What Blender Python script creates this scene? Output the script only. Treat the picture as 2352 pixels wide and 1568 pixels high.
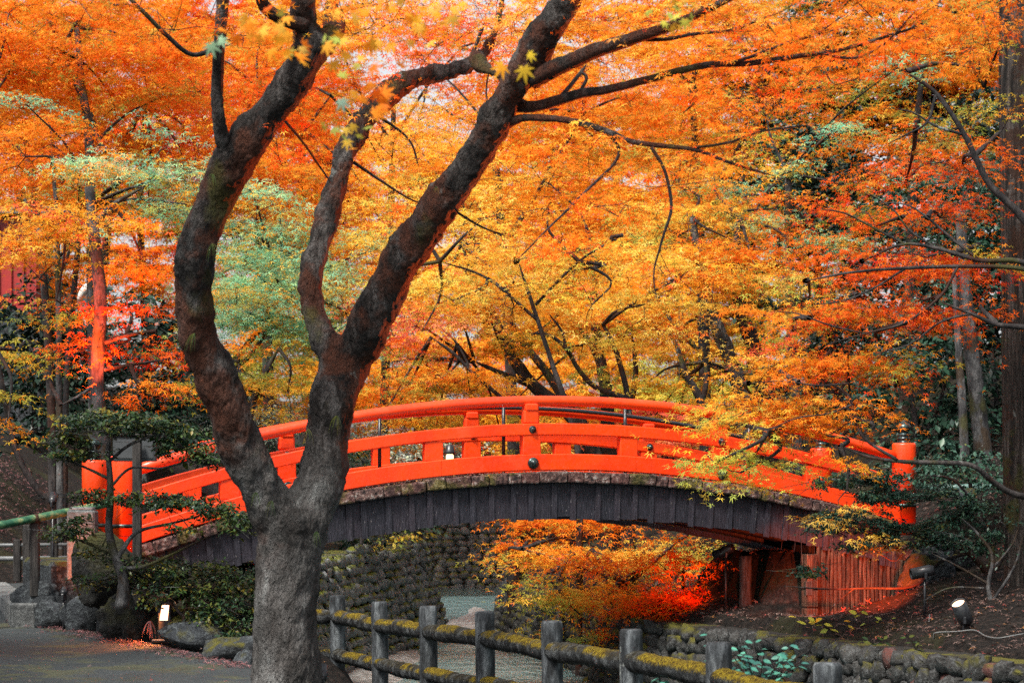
import bpy, bmesh, math, random
import numpy as np
from mathutils import Vector, Matrix, noise as mnoise

random.seed(7)
rng = np.random.default_rng(11)
for o in list(bpy.data.objects):
    bpy.data.objects.remove(o)
scn = bpy.context.scene
COL = scn.collection

# ------------------------------------------------------------------ camera
EYE = 1.6            # eye height in metres; the ground under the camera is about 0
F = 5000.0           # focal length in units of a 2352 px wide picture
HORIZON = 1181.0
cam_d = bpy.data.cameras.new('camera')
cam = bpy.data.objects.new('camera', cam_d)
COL.objects.link(cam)
cam.location = (0, 0, EYE)
cam.rotation_euler = (math.radians(90), 0, 0)
cam_d.sensor_width = 36
cam_d.lens = F / 2352 * 36
cam_d.shift_y = (HORIZON - 784) / 2352
cam_d.clip_start = 0.1
cam_d.clip_end = 3000
cam_d.dof.use_dof = True
cam_d.dof.focus_distance = 23
cam_d.dof.aperture_fstop = 5.0
scn.camera = cam

# ------------------------------------------------------------------ sky, sun, exposure
SUN_EL, SUN_AZ = math.radians(55), math.radians(-148)     # azimuth from +Y (the view direction), positive to the right
world = bpy.data.worlds.new('World')
scn.world = world
world.use_nodes = True
wn = world.node_tree
wn.nodes.clear()
w_out = wn.nodes.new('ShaderNodeOutputWorld')
w_bg = wn.nodes.new('ShaderNodeBackground')
w_sky = wn.nodes.new('ShaderNodeTexSky')
w_sky.sky_type = 'NISHITA'
w_sky.sun_disc = False
w_sky.sun_elevation = SUN_EL
w_sky.sun_rotation = SUN_AZ
w_sky.air_density = 1.0
w_sky.dust_density = 4.0
w_hsv = wn.nodes.new('ShaderNodeHueSaturation')            # thin even overcast: the blue is mostly veiled
w_hsv.inputs['Saturation'].default_value = 0.22
w_hsv.inputs['Value'].default_value = 1.0
wn.links.new(w_sky.outputs[0], w_hsv.inputs['Color'])
wn.links.new(w_hsv.outputs[0], w_bg.inputs['Color'])
w_bg.inputs['Strength'].default_value = 0.10
wn.links.new(w_bg.outputs[0], w_out.inputs['Surface'])
sun_d = bpy.data.lights.new('sun', 'SUN')
sun_d.energy = 2.3
sun_d.angle = math.radians(12)
sun_d.color = (1.0, 0.94, 0.84)
sun = bpy.data.objects.new('sun', sun_d)
COL.objects.link(sun)
sdir = Vector((math.sin(SUN_AZ) * math.cos(SUN_EL), math.cos(SUN_AZ) * math.cos(SUN_EL), math.sin(SUN_EL)))
sun.rotation_euler = sdir.to_track_quat('Z', 'Y').to_euler()
sun.location = sdir * 80
vs = scn.view_settings
vs.view_transform = 'Standard'
vs.look = 'None'
vs.exposure = 1.24
vs.gamma = 1.0
vs.use_curve_mapping = False
cy = scn.cycles
cy.max_bounces = 7
cy.diffuse_bounces = 4
cy.glossy_bounces = 2
cy.transmission_bounces = 5
cy.transparent_max_bounces = 4
cy.sample_clamp_indirect = 6
cy.caustics_reflective = False
cy.caustics_refractive = False
cy.use_denoising = False

# ------------------------------------------------------------------ helpers
def P(x, y, d):
    """point of the place that stands d metres away and shows at picture position x, y (2352 px wide)"""
    return np.array([(x - 1176) / F * d, d, EYE + (HORIZON - y) / F * d])

def S(d):
    return F / d

def link(name, me, parent=None):
    o = bpy.data.objects.new(name, me)
    COL.objects.link(o)
    if parent is not None:
        o.parent = parent
    return o

def tag(o, label=None, cat=None, group=None, kind=None):
    if label: o['label'] = label
    if cat: o['category'] = cat
    if group: o['group'] = group
    if kind: o['kind'] = kind
    return o

def thing(name, label, cat, group=None, loc=(0, 0, 0)):
    o = bpy.data.objects.new(name, None)
    o.empty_display_size = 0.1
    o.location = loc
    COL.objects.link(o)
    return tag(o, label, cat, group)

def raw_mesh(name, verts, faces, mat=None, smooth=False):
    me = bpy.data.meshes.new(name)
    me.from_pydata([tuple(v) for v in verts], [], [tuple(f) for f in faces])
    if mat: me.materials.append(mat)
    if smooth:
        me.polygons.foreach_set('use_smooth', np.ones(len(me.polygons), bool))
    me.update()
    return me

def tri_mesh(name, verts, tris, mat=None, cols=None, smooth=False):
    """large meshes straight from numpy"""
    me = bpy.data.meshes.new(name)
    verts = np.asarray(verts, np.float32); tris = np.asarray(tris, np.int32)
    n = len(tris); k = tris.shape[1]
    me.vertices.add(len(verts)); me.vertices.foreach_set('co', verts.ravel())
    me.loops.add(n * k); me.loops.foreach_set('vertex_index', tris.ravel())
    me.polygons.add(n)
    me.polygons.foreach_set('loop_start', np.arange(0, n * k, k, dtype=np.int32))
    me.polygons.foreach_set('loop_total', np.full(n, k, np.int32))
    if smooth: me.polygons.foreach_set('use_smooth', np.ones(n, bool))
    if cols is not None:
        a = me.color_attributes.new('Col', 'FLOAT_COLOR', 'POINT')
        c = np.ones((len(verts), 4), np.float32); c[:, :3] = cols
        a.data.foreach_set('color', c.ravel())
    me.update(calc_edges=True)
    if mat: me.materials.append(mat)
    return me

class MB:
    """collects shapes and links them as ONE mesh"""
    def __init__(self): self.v = []; self.f = []
    def add(self, verts, faces):
        b = len(self.v)
        self.v += [tuple(map(float, v)) for v in verts]
        self.f += [tuple(i + b for i in f) for f in faces]
        return self
    def build(self, name, mat, parent=None, smooth=False):
        me = raw_mesh(name, self.v, self.f, mat, smooth)
        return link(name, me, parent)

def catmull(pts, n):
    pts = np.asarray(pts, float)
    if len(pts) == 2:
        t = np.linspace(0, 1, n)[:, None]
        return pts[0] * (1 - t) + pts[1] * t
    p = np.vstack([2 * pts[0] - pts[1], pts, 2 * pts[-1] - pts[-2]])
    m = len(pts) - 1
    u = np.linspace(0, m - 1e-6, n)
    i = u.astype(int); t = (u - i)[:, None]
    p0, p1, p2, p3 = p[i], p[i + 1], p[i + 2], p[i + 3]
    return 0.5 * ((2 * p1) + (-p0 + p2) * t + (2 * p0 - 5 * p1 + 4 * p2 - p3) * t ** 2 + (-p0 + 3 * p1 - 3 * p2 + p3) * t ** 3)

def tube(path, radii, seg=8, cap=True, rough=0.0, seed=0):
    """verts and faces of a tapered tube along a path"""
    path = np.asarray(path, float); n = len(path)
    radii = np.broadcast_to(np.asarray(radii, float), (n,))
    tan = np.gradient(path, axis=0)
    tan /= np.linalg.norm(tan, axis=1)[:, None] + 1e-12
    ref = np.array([0, 0, 1.0]) if abs(tan[0][2]) < 0.9 else np.array([1.0, 0, 0])
    a = np.cross(tan[0], ref); a /= np.linalg.norm(a)
    V = []
    ang = np.linspace(0, 2 * np.pi, seg, endpoint=False)
    for i in range(n):
        a = a - tan[i] * np.dot(a, tan[i]); a /= np.linalg.norm(a) + 1e-12
        b = np.cross(tan[i], a)
        r = np.full(seg, radii[i])
        if rough:
            for j in range(seg):
                q = path[i] + radii[i] * (np.cos(ang[j]) * a + np.sin(ang[j]) * b)
                r[j] *= 1 + rough * mnoise.noise(Vector(q * (0.6 / max(radii[i], 0.02)) + seed))
        V.append(path[i] + (np.cos(ang)[:, None] * a + np.sin(ang)[:, None] * b) * r[:, None])
    V = np.concatenate(V)
    Fc = []
    for i in range(n - 1):
        for j in range(seg):
            k = (j + 1) % seg
            Fc.append((i * seg + j, i * seg + k, (i + 1) * seg + k, (i + 1) * seg + j))
    if cap:
        Fc.append(tuple(range(seg - 1, -1, -1)))
        Fc.append(tuple((n - 1) * seg + j for j in range(seg)))
    return V, Fc

def box(c, sx, sy, sz, ax=None, ay=None, az=None, bev=0.0):
    """box with chamfered upright and top edges; ax, ay, az are unit axes"""
    ax = np.array([1, 0, 0.]) if ax is None else np.asarray(ax, float)
    ay = np.array([0, 1, 0.]) if ay is None else np.asarray(ay, float)
    az = np.array([0, 0, 1.]) if az is None else np.asarray(az, float)
    c = np.asarray(c, float); hx, hy, hz = sx / 2, sy / 2, sz / 2
    if bev <= 0:
        V = [c + ax * (i * hx) + ay * (j * hy) + az * (k * hz) for k in (-1, 1) for j in (-1, 1) for i in (-1, 1)]
        return V, [(0, 2, 3, 1), (4, 5, 7, 6), (0, 1, 5, 4), (2, 6, 7, 3), (0, 4, 6, 2), (1, 3, 7, 5)]
    b = min(bev, hx * .9, hy * .9, hz * .9)
    V = []; idx = {}
    def ring(x, y, z):
        out = []
        for (px, py) in ((x - b, -y), (x, -y + b), (x, y - b), (x - b, y), (-x + b, y), (-x, y - b), (-x, -y + b), (-x + b, -y)):
            out.append(c + ax * px + ay * py + az * z)
        return out
    V = ring(hx - b * .5, hy - b * .5, -hz) + ring(hx, hy, -hz + b) + ring(hx, hy, hz - b) + ring(hx - b * .7, hy - b * .7, hz)
    Fc = [tuple(range(7, -1, -1)), tuple(range(24, 32))]
    for r in range(3):
        for j in range(8):
            k = (j + 1) % 8
            Fc.append((r * 8 + j, r * 8 + k, r * 8 + 8 + k, r * 8 + 8 + j))
    return V, Fc

def lathe(profile, c=(0, 0, 0), seg=20, axis=None):
    """profile: (radius, height) pairs, around +Z or the given axis"""
    c = np.asarray(c, float)
    az = np.array([0, 0, 1.]) if axis is None else np.asarray(axis, float) / np.linalg.norm(axis)
    ref = np.array([1., 0, 0]) if abs(az[0]) < .9 else np.array([0, 1., 0])
    ax = np.cross(ref, az); ax /= np.linalg.norm(ax); ay = np.cross(az, ax)
    V = []; Fc = []
    for r, h in profile:
        for j in range(seg):
            t = 2 * math.pi * j / seg
            V.append(c + az * h + (ax * math.cos(t) + ay * math.sin(t)) * max(r, 1e-4))
    n = len(profile)
    for i in range(n - 1):
        for j in range(seg):
            k = (j + 1) % seg
            Fc.append((i * seg + j, i * seg + k, (i + 1) * seg + k, (i + 1) * seg + j))
    Fc.append(tuple(range(seg - 1, -1, -1))); Fc.append(tuple((n - 1) * seg + j for j in range(seg)))
    return V, Fc

def blob(seed, seg=8, rings=5, rough=.25, freq=1.3, flat=1.0):
    """an irregular stone of radius about 1"""
    V = [(0, 0, -flat)]; Fc = []
    for i in range(1, rings):
        th = math.pi * i / rings - math.pi / 2
        for j in range(seg):
            ph = 2 * math.pi * (j + .5 * (i % 2)) / seg
            V.append((math.cos(th) * math.cos(ph), math.cos(th) * math.sin(ph), math.sin(th)))
    V.append((0, 0, 1))
    V = np.array(V)
    out = []
    prs = random.Random(seed * 13 + 5)
    planes = []
    for _ in range(9):
        nv = np.array([prs.gauss(0, 1), prs.gauss(0, 1), prs.gauss(0, 1)]); nv /= np.linalg.norm(nv)
        planes.append((nv, prs.uniform(.55, .85)))
    for v in V:
        s = 1 + rough * mnoise.noise(Vector(v * freq) + Vector((seed * 7.3, seed * 3.1, seed))) + rough * .5 * mnoise.noise(Vector(v * freq * 2.6) + Vector((seed, 0, seed * 5)))
        p = np.sign(v) * np.abs(v) ** .75          # a little boxy
        p = p * s
        for nv, dd in planes:                       # split faces of the stone
            ex = float(p @ nv) - dd
            if ex > 0: p = p - nv * ex * .85
        out.append(p * 1.12)
    last = len(V) - 1
    for j in range(seg):
        k = (j + 1) % seg
        Fc.append((0, 1 + k, 1 + j))
        for i in range(rings - 2):
            a, b2 = 1 + i * seg, 1 + (i + 1) * seg
            Fc.append((a + j, a + k, b2 + k, b2 + j))
        a = 1 + (rings - 2) * seg
        Fc.append((a + j, a + k, last))
    return np.array(out), Fc

def sstep(a, b, x):
    t = np.clip((np.asarray(x, float) - a) / (b - a), 0, 1)
    return t * t * (3 - 2 * t)

# ------------------------------------------------------------------ materials
class NT:
    def __init__(self, name):
        self.m = bpy.data.materials.new(name); self.m.use_nodes = True
        self.t = self.m.node_tree; self.t.nodes.clear()
        self.out = self.t.nodes.new('ShaderNodeOutputMaterial')
        self.tc = self.t.nodes.new('ShaderNodeTexCoord')
        self.geo = self.t.nodes.new('ShaderNodeNewGeometry')
        self.oi = self.t.nodes.new('ShaderNodeObjectInfo')
    def n(self, typ, ins=None, **kw):
        nd = self.t.nodes.new(typ)
        for k, v in kw.items(): setattr(nd, k, v)
        for k, v in (ins or {}).items(): self.set(nd.inputs[k], v)
        return nd
    def set(self, sock, v):
        if isinstance(v, bpy.types.NodeSocket): self.t.links.new(v, sock)
        elif isinstance(v, (tuple, list)) and len(v) == 3 and sock.type == 'RGBA': sock.default_value = (*v, 1)
        else: sock.default_value = v
    def vec(self, kind='Position', scale=(1, 1, 1)):
        src = self.geo.outputs['Position'] if kind == 'Position' else self.tc.outputs[kind]
        mp = self.n('ShaderNodeMapping', {'Vector': src, 'Scale': scale})
        return mp.outputs[0]
    def noise(self, scale=5, detail=4, rough=.55, vec=None, dist=0):
        nd = self.n('ShaderNodeTexNoise', {'Scale': scale, 'Detail': detail, 'Roughness': rough, 'Distortion': dist})
        self.set(nd.inputs['Vector'], vec if vec is not None else self.vec())
        return self.n('ShaderNodeMapRange', {'Value': nd.outputs['Fac'], 'From Min': .27, 'From Max': .73}).outputs[0]
    def vor(self, scale=5, vec=None, feature='F1', out='Distance'):
        nd = self.n('ShaderNodeTexVoronoi', {'Scale': scale}, feature=feature)
        self.set(nd.inputs['Vector'], vec if vec is not None else self.vec())
        return nd.outputs[out]
    def ramp(self, fac, stops):
        nd = self.n('ShaderNodeValToRGB', {'Fac': fac})
        cr = nd.color_ramp
        while len(cr.elements) < len(stops): cr.elements.new(.5)
        for e, (p, c) in zip(cr.elements, stops):
            e.position = p
            e.color = (*c, 1) if isinstance(c, (tuple, list)) else (c, c, c, 1)
        return nd.outputs['Color']
    def mix(self, fac, a, b, mode='MIX'):
        nd = self.n('ShaderNodeMix', data_type='RGBA', blend_type=mode)
        self.set(nd.inputs['Factor'], fac); self.set(nd.inputs['A'], a); self.set(nd.inputs['B'], b)
        for k in (6, 7):
            pass
        return nd.outputs['Result'] if False else nd.outputs[2]
    def mth(self, op, a, b=0.0):
        nd = self.n('ShaderNodeMath', operation=op)
        self.set(nd.inputs[0], a); self.set(nd.inputs[1], b)
        return nd.outputs[0]
    def bump(self, h, strength=.5, dist=.02):
        return self.n('ShaderNodeBump', {'Height': h, 'Strength': strength, 'Distance': dist}).outputs[0]
    def finish(self, color, rough=.7, normal=None, spec=.5, metal=0.0, **more):
        b = self.n('ShaderNodeBsdfPrincipled', {'Base Color': color, 'Roughness': rough, 'Specular IOR Level': spec, 'Metallic': metal})
        if normal is not None: self.set(b.inputs['Normal'], normal)
        for k, v in more.items(): self.set(b.inputs[k], v)
        self.t.links.new(b.outputs[0], self.out.inputs['Surface'])
        return self.m

# ShaderNodeMix with RGBA data uses sockets 6, 7 (A, B) and output 2
def _mix(self, fac, a, b, mode='MIX'):
    nd = self.t.nodes.new('ShaderNodeMix'); nd.data_type = 'RGBA'; nd.blend_type = mode
    self.set(nd.inputs[0], fac); self.set(nd.inputs[6], a); self.set(nd.inputs[7], b)
    return nd.outputs[2]
NT.mix = _mix
M = {}

def leaf_material(name, gloss=.0, trans=.45, rough=.45):
    t = NT(name)
    col = t.n('ShaderNodeAttribute', attribute_name='Col').outputs['Color']
    d = t.n('ShaderNodeBsdfDiffuse', {'Color': col}).outputs[0]
    tr = t.n('ShaderNodeBsdfTranslucent', {'Color': col}).outputs[0]
    mx = t.n('ShaderNodeMixShader', {0: trans, 1: d, 2: tr}).outputs[0]
    if gloss > 0:
        g = t.n('ShaderNodeBsdfGlossy', {'Color': (1, 1, 1), 'Roughness': rough}).outputs[0]
        fc = t.n('ShaderNodeLayerWeight', {'Blend': .5}).outputs['Facing']
        k = t.mth('MULTIPLY', t.mth('ADD', .035, t.mth('MULTIPLY', t.mth('POWER', fc, 4.0), .55)), gloss)
        mx = t.n('ShaderNodeMixShader', {0: k, 1: mx, 2: g}).outputs[0]
    t.t.links.new(mx, t.out.inputs['Surface'])
    return t.m
M['leaf'] = leaf_material('maple_leaf', .10, .48, .5)
M['evergreen'] = leaf_material('evergreen_leaf', .55, .18, .38)
M['litter'] = leaf_material('fallen_leaf', .3, .1, .5)

# vermilion lacquer
t = NT('vermilion_lacquer')
n1 = t.noise(1.7, 5); n2 = t.noise(28, 3)
c = t.mix(t.ramp(n1, [(.35, 0), (.7, 1)]), (.90, .058, .004), (.80, .040, .003))
c = t.mix(t.ramp(t.noise(6, 6, .7), [(.86, 0), (.94, .6)]), c, (.34, .03, .012))
c = t.mix(t.ramp(t.noise(90, 3, .7), [(.93, 0), (.97, .7)]), c, (.75, .42, .30))
c = t.mix(t.ramp(t.noise(3.2, 6, .7, t.vec('Position', (3, 3, .45))), [(.62, 0), (.98, .4)]), c, (.45, .024, .006))
c = t.mix(t.ramp(t.noise(2.0, 5, .65), [(.70, 0), (.98, .35)]), c, (.80, .12, .05))
M['red'] = t.finish(c, t.ramp(n2, [(.3, .28), (.7, .45)]), t.bump(t.noise(9, 4), .12, .01), .5, **{'Coat Weight': .12, 'Coat Roughness': .12})

t = NT('black_paint')
M['black'] = t.finish(t.mix(t.noise(30, 3), (.010, .011, .014), (.03, .032, .036)), .32, None, .5)
t = NT('bronze_finial')
M['bronze'] = t.finish(t.mix(t.ramp(t.noise(14, 4), [(.4, 0), (.65, 1)]), (.015, .022, .024), (.05, .085, .08)), .3, t.bump(t.noise(40, 3), .1, .004), .6, .55)

# dark creosoted boards
t = NT('dark_board')
pos = t.vec('Position', (9, 9, 1.1))
g = t.noise(7, 6, .65, pos)
c = t.ramp(g, [(.2, (.004, .005, .009)), (.55, (.014, .014, .023)), (.9, (.040, .039, .053))])
c = t.mix(t.mth('MULTIPLY', t.oi.outputs['Random'], .45), c, (.034, .024, .034))
c = t.mix(t.ramp(t.noise(60, 2, .8, t.vec('Position', (1, 1, .25))), [(.93, 0), (.96, .6)]), c, (.32, .30, .30))
M['board'] = t.finish(c, .62, t.bump(g, .5, .012), .4)

# weathered moss covered stone edging
t = NT('mossy_edging')
n1 = t.noise(5, 6, .7); n2 = t.noise(17, 5, .7); n3 = t.noise(2.2, 4, .6)
c = t.ramp(n2, [(.3, (.012, .011, .012)), (.5, (.10, .062, .055)), (.62, (.17, .085, .07)), (.75, (.30, .27, .25))])
c = t.mix(t.mth('MULTIPLY', t.oi.outputs['Random'], .5), c, (.11, .035, .03))
c = t.mix(t.ramp(n3, [(.48, 0), (.62, .75)]), c, t.ramp(n2, [(.35, (.05, .048, .008)), (.7, (.14, .115, .015))]))
M['edging'] = t.finish(c, .85, t.bump(n2, .9, .03), .3)

def stone_mat(name, a, b, c2, moss=.0, bumps=.8, mosscol=(.12, .11, .012)):
    t = NT(name)
    n1 = t.noise(3.1, 6, .65); n2 = t.noise(19, 6, .7); n3 = t.noise(1.6, 5, .65)
    c = t.mix(t.ramp(n1, [(.35, 0), (.65, 1)]), a, b)
    c = t.mix(t.ramp(n2, [(.5, 0), (.72, .8)]), c, c2)
    c = t.mix(t.mth('MULTIPLY', t.oi.outputs['Random'], .45), c, tuple(.45 * x for x in a))
    if moss:
        up = t.n('ShaderNodeSeparateXYZ', {0: t.geo.outputs['Normal']}).outputs[2]
        k = t.mth('MULTIPLY', t.ramp(up, [(.15, 0), (.75, 1)]), t.ramp(n3, [(.62 - moss * .35, 0), (.72 - moss * .3, 1)]))
        c = t.mix(k, c, t.mix(n2, mosscol, tuple(x * .45 for x in mosscol)))
    return t.finish(c, .8, t.bump(n2, bumps, .03), .35)
M['rock'] = stone_mat('dark_rock', (.014, .017, .020), (.045, .052, .060), (.12, .14, .15), .35)
M['rock_moss'] = stone_mat('mossy_rock', (.007, .007, .006), (.020, .021, .020), (.055, .057, .055), .7, mosscol=(.06, .058, .010))
M['cobble'] = stone_mat('wall_cobble', (.016, .016, .016), (.050, .049, .047), (.12, .125, .125), .2)
M['cobble_red'] = stone_mat('reddish_cobble', (.09, .03, .025), (.14, .05, .04), (.12, .10, .095), .1)
M['cobble_far'] = stone_mat('far_wall_stone', (.17, .185, .19), (.30, .32, .33), (.43, .45, .44), .62, mosscol=(.26, .29, .04))
M['granite'] = stone_mat('granite', (.09, .095, .097), (.17, .18, .18), (.28, .29, .29), .0, .5)
M['mortar_pale'] = stone_mat('pale_mortar', (.05, .055, .05), (.10, .11, .10), (.16, .17, .15), .6, mosscol=(.20, .22, .03))
M['mortar'] = stone_mat('packed_earth', (.010, .009, .008), (.028, .025, .022), (.05, .045, .04), .3)

# ground
t = NT('leafy_soil')
n1 = t.noise(.8, 5); n2 = t.noise(14, 6, .75); v = t.vor(22, None, 'F1', 'Color')
c = t.ramp(n2, [(.3, (.005, .004, .0035)), (.55, (.018, .013, .010)), (.75, (.045, .030, .025)), (.95, (.09, .065, .055))])
c = t.mix(t.ramp(n1, [(.5, 0), (.68, .55)]), c, (.035, .038, .010))
M['soil'] = t.finish(c, .9, t.bump(n2, 1.0, .06), .25)
t = NT('gravel_path')
n1 = t.noise(.9, 5, .6); n2 = t.noise(70, 4, .7); n3 = t.noise(1.8, 5, .65)
c = t.mix(t.ramp(n1, [(.35, 0), (.65, 1)]), (.020, .026, .029), (.036, .045, .048))
c = t.mix(t.ramp(n2, [(.45, 0), (.95, .5)]), c, (.085, .095, .095))
c = t.mix(t.ramp(t.vor(55), [(.0, .35), (.16, 0)]), c, (.03, .032, .034))
c = t.mix(t.ramp(n3, [(.55, 0), (.72, .6)]), c, (.075, .075, .022))
c = t.mix(t.ramp(t.noise(.45, 6, .7), [(.55, 0), (.8, .55)]), c, (.018, .021, .022))
M['path'] = t.finish(c, t.ramp(t.noise(.45, 6, .7), [(.5, .8), (.8, .45)]), t.bump(n2, .7, .012), .45)

t = NT('stream_water')
wv = t.noise(2.6, 3, .5, t.vec('Position', (1.0, .38, 1)))
w2 = t.noise(11, 3, .6, t.vec('Position', (1.0, .35, 1)))
hgt = t.mth('ADD', wv, t.mth('MULTIPLY', w2, .35))
M['water'] = t.finish((.12, .20, .205), .12, t.bump(hgt, .7, .12), 1.0, **{'IOR': 1.33})
t = NT('stream_mud')
n2 = t.noise(9, 6, .7)
c = t.ramp(n2, [(.2, (.10, .10, .095)), (.55, (.22, .215, .21)), (.85, (.42, .42, .41))])
M['mud'] = t.finish(c, .5, t.bump(n2, .8, .04), .5)

# bark
def bark(name, dark, mid, light, moss=(.05, .022, .008), mossk=.5, lich=.3, green=(.045, .045, .008), scale=1.0, stretch=.35, wet=.0):
    t = NT(name)
    pv = t.vec('Position', (1, 1, stretch))
    n1 = t.noise(7 * scale, 7, .68, pv); n2 = t.noise(30 * scale, 5, .7, pv); n3 = t.noise(1.5 * scale, 5, .65); n4 = t.noise(3.3 * scale, 6, .6, t.vec('Position', (1, 1, .7)))
    c = t.ramp(n1, [(.3, dark), (.52, mid), (.75, light)])
    c = t.mix(t.ramp(n2, [(.55, 0), (.75, .5)]), c, tuple(x * .4 for x in dark))
    if mossk:
        c = t.mix(t.ramp(n3, [(.62 - mossk * .25, 0), (.70 - mossk * .15, .85)]), c, t.mix(n2, moss, tuple(.4 * x for x in moss)))
        c = t.mix(t.ramp(t.noise(1.1 * scale, 5, .6, t.vec('Position', (1.3, .8, 1))), [(.66, 0), (.80, .75)]), c, green)
    if lich:
        c = t.mix(t.ramp(n4, [(.86 - lich * .1, 0), (.91 - lich * .08, .75)]), c, (.20, .215, .205))
    return t, c, n1, n2
t, c, n1, n2 = bark('maple_bark', (.008, .007, .007), (.032, .025, .022), (.13, .12, .115), (.13, .036, .014), .72, .70, (.075, .072, .012))
sz = t.n('ShaderNodeSeparateXYZ', {0: t.geo.outputs['Position']}).outputs[2]
gn = t.noise(5, 7, .7, t.vec('Position', (1, 1, .3)))
grey = t.ramp(gn, [(.15, (.024, .023, .022)), (.42, (.075, .073, .070)), (.66, (.155, .153, .15)), (.92, (.40, .42, .415))])
k = t.ramp(t.mth('ADD', sz, t.mth('MULTIPLY', t.noise(2.2, 4), .9)), [(0, 1), (1, 0)])
mr = t.n('ShaderNodeMapRange', {'Value': t.mth('ADD', sz, t.mth('MULTIPLY', t.noise(2.2, 4), 1.0)), 'From Min': 1.9, 'From Max': 2.7, 'To Min': .92, 'To Max': 0.0}).outputs[0]
c = t.mix(mr, c, grey)
c = t.mix(t.ramp(t.noise(2.6, 7, .7, t.vec('Position', (1.6, 1.6, .5))), [(.58, 0), (.80, .55)]), c, (.10, .097, .094))
vr = t.vor(26, t.vec('Position', (1, 1, .38)), 'DISTANCE_TO_EDGE')
crk = t.ramp(vr, [(.0, 0), (.14, 1)])
c = t.mix(t.mth('SUBTRACT', .18, t.mth('MULTIPLY', crk, .18)), c, (.004, .0035, .003))
spk = t.ramp(t.noise(85, 3, .8), [(.78, 0), (.95, .4)])
c = t.mix(spk, c, (.16, .155, .15))
hh = t.mth('ADD', t.mth('ADD', n1, t.mth('MULTIPLY', n2, .8)), t.mth('MULTIPLY', crk, .15))
M['bark_main'] = t.finish(c, .82, t.bump(hh, 1.0, .06), .3)
t, c, n1, n2 = bark('grey_bark', (.022, .022, .024), (.06, .06, .062), (.13, .13, .13), (.05, .03, .015), .25, .3)
M['bark_grey'] = t.finish(c, .85, t.bump(n1, .8, .03), .3)
t, c, n1, n2 = bark('dark_bark', (.010, .009, .010), (.028, .024, .024), (.06, .052, .05), (.05, .018, .010), .35, .15)
M['bark_dark'] = t.finish(c, .85, t.bump(n1, .8, .03), .3)
t, c, n1, n2 = bark('cedar_bark', (.007, .006, .006), (.034, .026, .022), (.10, .085, .078), (.05, .02, .01), .15, .12, scale=2.2, stretch=.07)
M['bark_cedar'] = t.finish(c, .9, t.bump(n1, 1.0, .06), .3)
t, c, n1, n2 = bark('fence_log', (.010, .012, .014), (.040, .046, .052), (.13, .145, .155), scale=1.6, stretch=.22, mossk=0, lich=.2)
M['fence_post'] = t.finish(c, .8, t.bump(n1, .9, .02), .35)
t = NT('mossy_log')
up = t.n('ShaderNodeSeparateXYZ', {0: t.geo.outputs['Normal']}).outputs[2]
n1 = t.noise(6, 6, .7); n2 = t.noise(45, 4, .8)
c = t.ramp(t.noise(14, 6, .7, t.vec('Position', (.4, 1, 1))), [(.3, (.010, .011, .012)), (.55, (.04, .044, .047)), (.75, (.12, .13, .135))])
k = t.mth('MULTIPLY', t.ramp(t.mth('ADD', up, t.mth('MULTIPLY', n2, .5)), [(.45, 0), (.8, 1)]), t.ramp(t.noise(2.3, 4, .6), [(.38, .1), (.5, 1)]))
c = t.mix(k, c, t.ramp(n2, [(.3, (.06, .035, .004)), (.5, (.22, .145, .008)), (.75, (.36, .27, .02))]))
M['fence_rail'] = t.finish(c, .9, t.bump(t.mth('ADD', n1, n2), 1.0, .03), .2)

t = NT('old_plank_wood')
pv = t.vec('Position', (6, 6, .5))
g = t.noise(6, 6, .7, pv)
c = t.ramp(g, [(.25, (.012, .006, .004)), (.5, (.075, .036, .020)), (.8, (.20, .11, .065))])
c = t.mix(t.mth('MULTIPLY', t.oi.outputs['Random'], .5), c, (.06, .03, .018))
M['oldwood'] = t.finish(c, .8, t.bump(g, 1.0, .03), .3)
t = NT('dark_post_wood')
g = t.noise(7, 6, .7, t.vec('Position', (5, 5, .5)))
M['postwood'] = t.finish(t.ramp(g, [(.3, (.012, .011, .011)), (.7, (.05, .045, .042))]), .75, t.bump(g, .6, .01), .35)
t = NT('green_bamboo')
g = t.noise(5, 5, .6, t.vec('Position', (.6, 3, 3)))
c = t.ramp(g, [(.35, (.018, .085, .045)), (.6, (.05, .15, .075)), (.78, (.20, .24, .11))])
M['bamboo'] = t.finish(c, .3, None, .5)
t = NT('grey_pipe'); M['pipe'] = t.finish(t.mix(t.noise(12, 4), (.10, .11, .115), (.20, .215, .22)), .45, None, .5)
t = NT('grey_sign'); M['sign'] = t.finish(t.mix(t.noise(4, 5), (.035, .04, .044), (.075, .082, .088)), .55, None, .4)
t = NT('white_cable'); M['cable'] = t.finish((.12, .125, .125), .5)
t = NT('teal_rail'); M['tealrail'] = t.finish(t.mix(t.noise(8, 4), (.05, .12, .11), (.11, .2, .18)), .45)
t = NT('plaster'); M['plaster'] = t.finish(t.mix(t.noise(3, 5), (.62, .60, .55), (.5, .49, .45)), .8)
t = NT('roof_tile'); M['rooftile'] = t.finish(t.mix(t.noise(6, 5), (.05, .055, .06), (.10, .11, .115)), .6)
t = NT('shrine_red'); M['shrine'] = t.finish(t.mix(t.noise(3, 5), (.36, .014, .01), (.24, .01, .008)), .5)

def emit(name, col, strength):
    t = NT(name)
    e = t.n('ShaderNodeEmission', {'Color': col, 'Strength': strength}).outputs[0]
    t.t.links.new(e, t.out.inputs['Surface'])
    return t.m
M['lamp_warm'] = emit('lamp_glow_warm', (1, .58, .34), 3.0)
M['lamp_white'] = emit('lamp_glow_white', (1, .62, .32), 1.6)
M['lamp_orange'] = emit('lamp_glow_orange', (1, .44, .24), 2.6)

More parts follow.
